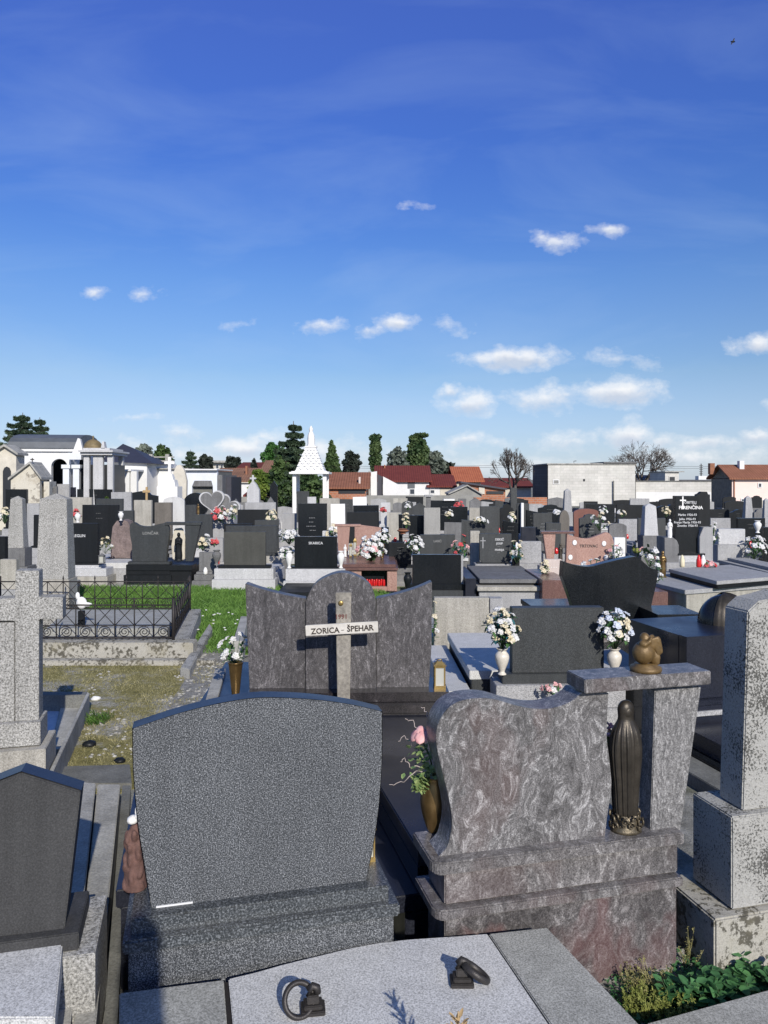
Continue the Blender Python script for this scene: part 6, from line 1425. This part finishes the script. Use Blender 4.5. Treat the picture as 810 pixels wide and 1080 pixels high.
bare('leafless tree rising behind the right end of the concrete block building', 677, 76, 464, 62, 9)
# power lines
for i, yy in enumerate((490.5, 492.5)):
    b = MB(); Y = 75; b.tube([(Xp(-60+x*10, Y), Y, Zp(yy-.0+1.5*sin(x/95*pi*3)**2, Y)) for x in range(96)], .012, 4)
    tag(b.build('power_line', 'iron'), ('upper' if i == 0 else 'lower')+' thin power line crossing the sky just above the roofs', 'cable')
th = thing('bird', 'tiny dark bird flying high in the upper right of the sky', 'bird', (Xp(773, 40), 40, Zp(44, 40)))
MB().ball((0, 0, 0), (.13, .05, .045), 8, 6).add([(-.02, 0, .02), (.06, 0, .02), (.1, .0, .2), (.04, .02, .17)], [(0, 1, 2, 3)]).add([(-.02, 0, 0), (.05, 0, 0), (-.08, -.02, -.16), (-.12, 0, -.13)], [(0, 1, 2, 3)]).build('body', 'black_b', th)
# unseen pillar added behind the camera, standing in for its holder's shadow
g = thing('stone_obelisk', 'tall narrow pillar behind the viewpoint, its shadow on the arched headstone\'s base', 'monument', (.36, -1.1, 0))
MB().box(-.08, .08, -.07, .07, .4, 2.64, .01).lathe([(.06, 2.64), (.085, 2.69), (.07, 2.77), (.03, 2.82)], n=12).build('shaft', 'terrazzo', g, .01); MB().box(-.3, .3, -.2, .2, 0, .399).build('pedestal', 'light_warm', g, .01)

# ================================================================== GROUND
t = NT('cemetery_ground'); tc = t.n('TexCoord'); v = tc.outputs['Object']
a = t.noise(v, .5, 5, .6); b_ = t.noise(v, 6, 6, .7); c_ = t.noise(v, 60, 4, .7)
col = t.ramp(b_, [(.3, (.12, .115, .10)), (.5, (.24, .235, .21)), (.7, (.36, .355, .33))])
col = t.mix(t.ramp(a, [(.52, 0.0), (.64, .8)]), col, t.ramp(b_, [(.3, (.05, .08, .02)), (.7, (.14, .17, .05))]))
col = t.mix(1.0, col, t.ramp(c_, [(.3, .65), (.7, 1.1)]), 'MULTIPLY'); t.bump(c_, .02, .6)
M['ground'] = t.fin(col, .95, .15)
def groundmat(name, cols, s1, s2, patch=None, ps=1.2, pt=(.5, .6)):
    t = NT(name); tc = t.n('TexCoord'); v = tc.outputs['Object']; a = t.noise(v, s1, 6, .7); b = t.noise(v, s2, 4, .7)
    c = t.ramp(a, [(.3, cols[0]), (.5, cols[1]), (.7, cols[2])])
    if patch: c = t.mix(t.ramp(t.noise(v, ps, 6, .75), [(pt[0], 0.0), (pt[1], 1.0)]), c, t.ramp(b, [(.3, patch[0]), (.7, patch[1])]))
    c = t.mix(1.0, c, t.ramp(b, [(.3, .6), (.7, 1.15)]), 'MULTIPLY'); t.bump(b, .025, .8); return t.fin(c, .95, .15)
M['lawn'] = groundmat('lawn_ground', [(.06, .12, .02), (.10, .19, .03), (.15, .25, .05)], 3, 40)
M['drygrass'] = groundmat('dry_grass_ground', [(.15, .14, .05), (.25, .225, .09), (.35, .31, .15)], 5, 50, [(.28, .27, .25), (.52, .51, .48)], .9, (.5, .62))
M['gravel'] = groundmat('pale_gravel', [(.18, .17, .15), (.3, .29, .26), (.42, .41, .38)], 14, 70)
o = MB().add([(-900, -60, 0), (900, -60, 0), (900, 1800, 0), (-900, 1800, 0)], [(0, 1, 2, 3)]).build('ground', 'ground'); o['kind'] = 'structure'
LW = [(-7.5, 11.8), (-2.95, 11.8), (-2.35, 9.6), (.7, 9.6), (.7, 13.0), (-.2, 15.6), (-9, 15.6)]
o = MB().slab(LW, 0, .006).build('lawn_ground', 'lawn'); o['kind'] = 'structure'
DG = [(-5.2, 5.6), (-1.85, 5.35), (-1.4, 5.9), (-1.45, 8.4), (-1.9, 9.55), (-2.35, 9.58), (-2.35, 9.0), (-6, 9.0)]
o = MB().slab(DG, 0, .010).build('dry_grass_ground', 'drygrass'); o['kind'] = 'structure'
GP = [(-2.05, 7.0), (-1.62, 7.2), (-1.5, 8.3), (-1.85, 9.9), (-2.3, 9.9), (-2.15, 8.2)]
o = MB().slab(GP, 0, .014).build('gravel_path', 'gravel'); o['kind'] = 'structure'
def inside(p, P):
    c = False; j = len(P)-1
    for i in range(len(P)):
        if (P[i][1] > p[1]) != (P[j][1] > p[1]) and p[0] < (P[j][0]-P[i][0])*(p[1]-P[i][1])/(P[j][1]-P[i][1])+P[i][0]: c = not c
        j = i
    return c
def grass(name, P, n, hmin, hmax, mat, w, label, thr=None, ns=1.2):
    b = MB(); xs = [p[0] for p in P]; ys = [p[1] for p in P]; k = 0
    while k < n:
        x = random.uniform(min(xs), max(xs)); y = random.uniform(min(ys), max(ys))
        if not inside((x, y), P): continue
        if thr is not None and noise.noise(Vector((x*ns, y*ns, 0)))+.35*noise.noise(Vector((x*5, y*5, 3))) > thr: k += .3; continue
        k += 1; h = random.uniform(hmin, hmax); a = random.uniform(0, 2*pi); dx = cos(a)*w; dy = sin(a)*w; lx = random.gauss(0, .5)*h; ly = random.gauss(0, .5)*h
        b.v += [(x-dx, y-dy, 0), (x+dx, y+dy, 0), (x+dx*.6+lx*.4, y+dy*.6+ly*.4, h*.6), (x+lx, y+ly, h)]; q = len(b.v)-4
        b.f += [(q, q+1, q+2), (q, q+2, q+3)]; b.sm += [False]*2
    o = b.build(name, mat); tag(o, label, 'grass', kind='stuff')
random.seed(3)
grass('lawn_grass', LW, 42000, .04, .09, 'blade', .006, 'short bright green lawn grass behind the fenced grave')
grass('dry_grass', DG, 34000, .012, .04, 'blade_dry', .004, 'short yellowed dry grass in front of the fenced grave', .12)
b = MB()
for i in range(900):
    x = random.uniform(-3.2, -1.4); y = random.uniform(6.0, 9.8)
    if not inside((x, y), DG): continue
    r = random.uniform(.008, .028)
    if noise.noise(Vector((x*1.3, y*1.3, 0))) > .0 or x > -2.1: b.ball((x, y, .012), (r, r*.8, r*.5), 5, 4, None, .2)
tag(b.build('gravel_stones', 'concrete'), 'scattered pale gravel stones on the dry grass', 'gravel', kind='stuff')
b = MB(); b2 = MB()
for i in range(26):
    P = at(random.uniform(205, 262), random.uniform(649, 672)); b.ball((P.x, P.y, .09), (.02, .02, .008), 6, 4)
tag(b.build('daisies', 'petal'), 'tiny white daisies scattered at the near edge of the green lawn', 'flowers', kind='stuff')
random.seed(8)
th = thing('grass_tuft', 'fresh green grass tuft standing in the dry grass right of the grave plot', 'grass', at(104, 762)); b = MB()
for i in range(140):
    a = random.uniform(0, 2*pi); r = .1*sqrt(random.random()); x = cos(a)*r; y = sin(a)*r*1.4; h = random.uniform(.04, .13)
    b.leaf((x, y, 0), (random.gauss(0, .5), random.gauss(0, .5), 1), (1, 0, .1), h, .012)
b.build('blades', 'blade', th)
b = MB()
for i in range(2600):
    P = at(random.uniform(640, 830), random.uniform(1005, 1085)); s = random.uniform(.012, .03)
    b.leaf((P.x, P.y, random.uniform(0, .03)), (random.gauss(0, 1), random.gauss(0, 1), random.gauss(.3, .4)), (0, 0, 1), s, s*.6)
tag(b.build('ground_cover', 'weed'), 'low dark green ground cover in the gap below the weathered pillar', 'ground cover', kind='stuff')
# concrete paths between the graves
o = MB().slab([(-30, 15.7), (30, 15.7), (30, 16.6), (-30, 16.6)], 0, .008).build('concrete_path', 'concrete'); o['kind'] = 'structure'
o = MB().slab([(.75, 7.5), (12, 7.5), (12, 8.2), (.75, 8.2)], 0, .008).build('concrete_path', 'concrete_dark'); o['kind'] = 'structure'
o = MB().slab([(1.5, 11.5), (14, 11.5), (14, 12.2), (1.5, 12.2)], 0, .006).build('lawn_strip', 'lawn'); o['kind'] = 'structure'

# ================================================================== LIGHT, SKY, CAMERA
AZ = R(17.8); EL = R(28.4)
L = Vector((-sin(AZ)*cos(EL), cos(AZ)*cos(EL), -sin(EL)))
sd = bpy.data.lights.new('sun', 'SUN'); sd.energy = 5.0; sd.angle = R(.5); sd.color = (1, .945, .855)
so = bpy.data.objects.new('sun', sd); COL.objects.link(so); so.rotation_euler = L.to_track_quat('-Z', 'Y').to_euler(); so.location = (3, -8, 10)
w = bpy.data.worlds.new('World'); S.world = w; w.use_nodes = True; nt = w.node_tree; nt.nodes.clear()
class W(NT):
    def __init__(s, tree): s.t = tree
W_ = W(nt); N = W_.n; Lk = nt.links.new
out = N('OutputWorld'); bg = N('Background'); Lk(bg.outputs[0], out.inputs[0]); bg.inputs[1].default_value = .10
sky = N('TexSky', sky_type='NISHITA'); sky.sun_disc = False; sky.sun_elevation = EL; sky.sun_rotation = R(162.2); sky.air_density = 1.0; sky.dust_density = .3; sky.ozone_density = 3.0
tc = N('TexCoord'); sep = N('SeparateXYZ'); Lk(tc.outputs['Generated'], sep.inputs[0])
def mth(op, a, b=None, c=None):
    o = N('Math', operation=op)
    for i, x in enumerate((a, b, c)):
        if x is None: continue
        if isinstance(x, (int, float)): o.inputs[i].default_value = x
        else: Lk(x, o.inputs[i])
    return o.outputs[0]
yy = mth('MAXIMUM', sep.outputs[1], .05)
u = mth('DIVIDE', sep.outputs[0], yy); vv = mth('DIVIDE', sep.outputs[2], yy)
cmb = N('CombineXYZ'); Lk(u, cmb.inputs[0]); Lk(vv, cmb.inputs[1])
# sky colour: nishita graded by elevation
hue = N('HueSaturation'); Lk(sky.outputs[0], hue.inputs['Color']); hue.inputs['Saturation'].default_value = 1.17; hue.inputs['Value'].default_value = 1.74
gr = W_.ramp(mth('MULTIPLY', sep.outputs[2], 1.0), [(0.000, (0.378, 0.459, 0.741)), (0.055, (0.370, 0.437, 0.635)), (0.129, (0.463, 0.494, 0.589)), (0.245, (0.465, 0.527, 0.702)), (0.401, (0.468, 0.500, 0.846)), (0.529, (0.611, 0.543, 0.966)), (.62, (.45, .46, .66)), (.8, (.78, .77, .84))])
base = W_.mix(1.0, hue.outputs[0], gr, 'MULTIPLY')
CL = [ # px, py, rx, ry, density
 (540, 378, 52, 12, 1.1), (493, 427, 28, 13, 0.95), (473, 412, 10.35, 8, 0.64), (572, 420, 38, 14, 0.8), (600, 414, 20.7, 9, 0.48), (655, 413, 42, 15, 1.15), (586, 257, 26, 10, 0.7), (643, 243, 15, 7, 0.55), (443, 217, 11.5, 5, 0.48),
 (102, 308, 13.8, 5, 0.56), (152, 311, 19.55, 6, 0.48), (240, 343, 13.8, 7, 0.28), (338, 343, 23, 8, 0.6), (388, 349, 16.1, 7, 0.52), (419, 340, 24, 9, 0.8), (468, 343, 20.7, 8, 0.32), (492, 464, 20.7, 8, 0.72), (525, 467, 13.8, 6, 0.4), (800, 362, 26, 12, 0.9), (655, 380, 34, 8, 0.35),
 (662, 458, 26, 14, 1), (697, 464, 20.7, 10, 0.64), (600, 466, 34, 10, 0.55), (745, 466, 40, 9, 0.6), (800, 460, 22, 9, 0.8), (190, 455, 18.4, 9, 0.56), (145, 441, 26, 4, 0.4), (262, 473, 42, 14, 0.95), (290, 462, 18.4, 12, 0.64), (340, 478, 60, 14, 0.6), (120, 478, 60, 12, 0.5), (60, 480, 60, 8, 0.3), (240, 482, 90, 10, 0.45), (530, 490, 80, 9, 0.4), (725, 484, 90, 12, 0.5), (810, 425, 16.1, 6, 0.4), (432, 484, 40, 10, 0.35)]
nz = N('TexNoise'); nz.inputs['Scale'].default_value = 26; nz.inputs['Detail'].default_value = 6; nz.inputs['Roughness'].default_value = .62
mp = N('Mapping'); mp.inputs['Scale'].default_value = (1, 1.5, 1); Lk(cmb.outputs[0], mp.inputs[0]); Lk(mp.outputs[0], nz.inputs['Vector'])
nz2 = N('TexNoise'); nz2.inputs['Scale'].default_value = 9; nz2.inputs['Detail'].default_value = 5; Lk(mp.outputs[0], nz2.inputs['Vector'])
wv = N('TexNoise'); wv.inputs['Scale'].default_value = 22; wv.inputs['Detail'].default_value = 4; wv.inputs['Roughness'].default_value = .6; Lk(cmb.outputs[0], wv.inputs['Vector'])
w1 = N('VectorMath', operation='SUBTRACT'); Lk(wv.outputs['Color'], w1.inputs[0]); w1.inputs[1].default_value = (.5, .5, .5)
w2 = N('VectorMath', operation='MULTIPLY'); Lk(w1.outputs[0], w2.inputs[0]); w2.inputs[1].default_value = (.05, .022, 0)
w3 = N('VectorMath', operation='ADD'); Lk(cmb.outputs[0], w3.inputs[0]); Lk(w2.outputs[0], w3.inputs[1])
acc = None; shade = None
for px, py, rx, ry, dn in CL:
    s = N('VectorMath', operation='SUBTRACT'); Lk(w3.outputs[0], s.inputs[0]); s.inputs[1].default_value = ((px-CX)/F, (HY-py)/F, 0)
    m_ = N('VectorMath', operation='MULTIPLY'); Lk(s.outputs[0], m_.inputs[0]); m_.inputs[1].default_value = (F/rx/1.25, F/ry/1.25, 0)
    ln = N('VectorMath', operation='LENGTH'); Lk(m_.outputs[0], ln.inputs[0])
    d = mth('MULTIPLY', mth('SUBTRACT', 1.0, ln.outputs['Value']), dn)
    acc = d if acc is None else mth('MAXIMUM', acc, d)
    # underside: lower part of each cloud is greyer
    sy = N('SeparateXYZ'); Lk(m_.outputs[0], sy.inputs[0])
    un = mth('MULTIPLY', mth('MAXIMUM', d, 0.0), mth('MULTIPLY_ADD', sy.outputs[1], -1.0, .15))
    shade = un if shade is None else mth('MAXIMUM', shade, un)
dens = mth('ADD', acc, mth('MULTIPLY', mth('SUBTRACT', nz.outputs['Fac'], .5), 1.7))
msk = W_.ramp(dens, [(.0, 0.0), (.3, .28), (.6, .72), (.95, .96)])
fwd = mth('GREATER_THAN', sep.outputs[1], .06); msk = mth('MULTIPLY', msk, fwd)
wisp = N('TexNoise'); wisp.inputs['Scale'].default_value = 3.0; wisp.inputs['Detail'].default_value = 6; wisp.inputs['Roughness'].default_value = .55; wisp.inputs['Distortion'].default_value = .5
mpw = N('Mapping'); mpw.inputs['Scale'].default_value = (.8, 2.6, 1); mpw.inputs['Rotation'].default_value = (0, 0, R(12)); Lk(cmb.outputs[0], mpw.inputs[0]); Lk(mpw.outputs[0], wisp.inputs['Vector'])
ws = mth('MULTIPLY', mth('MULTIPLY', W_.ramp(wisp.outputs['Fac'], [(.46, 0.0), (.8, .40)]), fwd), W_.ramp(sep.outputs[2], [(.0, 1.0), (.5, .35)]))
c0 = W_.mix(ws, base, (5.0, 6.6, 9.0))
haze = mth('MULTIPLY', W_.ramp(sep.outputs[2], [(.0, .42), (.05, .3), (.14, .08), (.3, 0.0)]), fwd)
c0 = W_.mix(haze, c0, (7.4, 8.1, 9.0))
cloudc = W_.mix(W_.ramp(shade, [(.0, 0.0), (.3, .85)]), (9.6, 9.7, 9.9), (5.6, 6.3, 7.6))
c1 = W_.mix(msk, c0, cloudc)
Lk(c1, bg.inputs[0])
cd = bpy.data.cameras.new('camera'); co = bpy.data.objects.new('camera', cd); COL.objects.link(co); S.camera = co
co.location = (0, 0, H); co.rotation_euler = (R(90), 0, 0); cd.sensor_fit = 'HORIZONTAL'; cd.sensor_width = 36; cd.lens = 36*F/810.0
cd.shift_y = -(540-HY)/810.0; cd.clip_end = 5000; cd.clip_start = .05
S.view_settings.view_transform = 'Standard'; S.view_settings.look = 'None'; S.view_settings.exposure = 0; S.view_settings.gamma = 1
S.render.engine = 'CYCLES'; S.render.resolution_x = 768; S.render.resolution_y = 1024
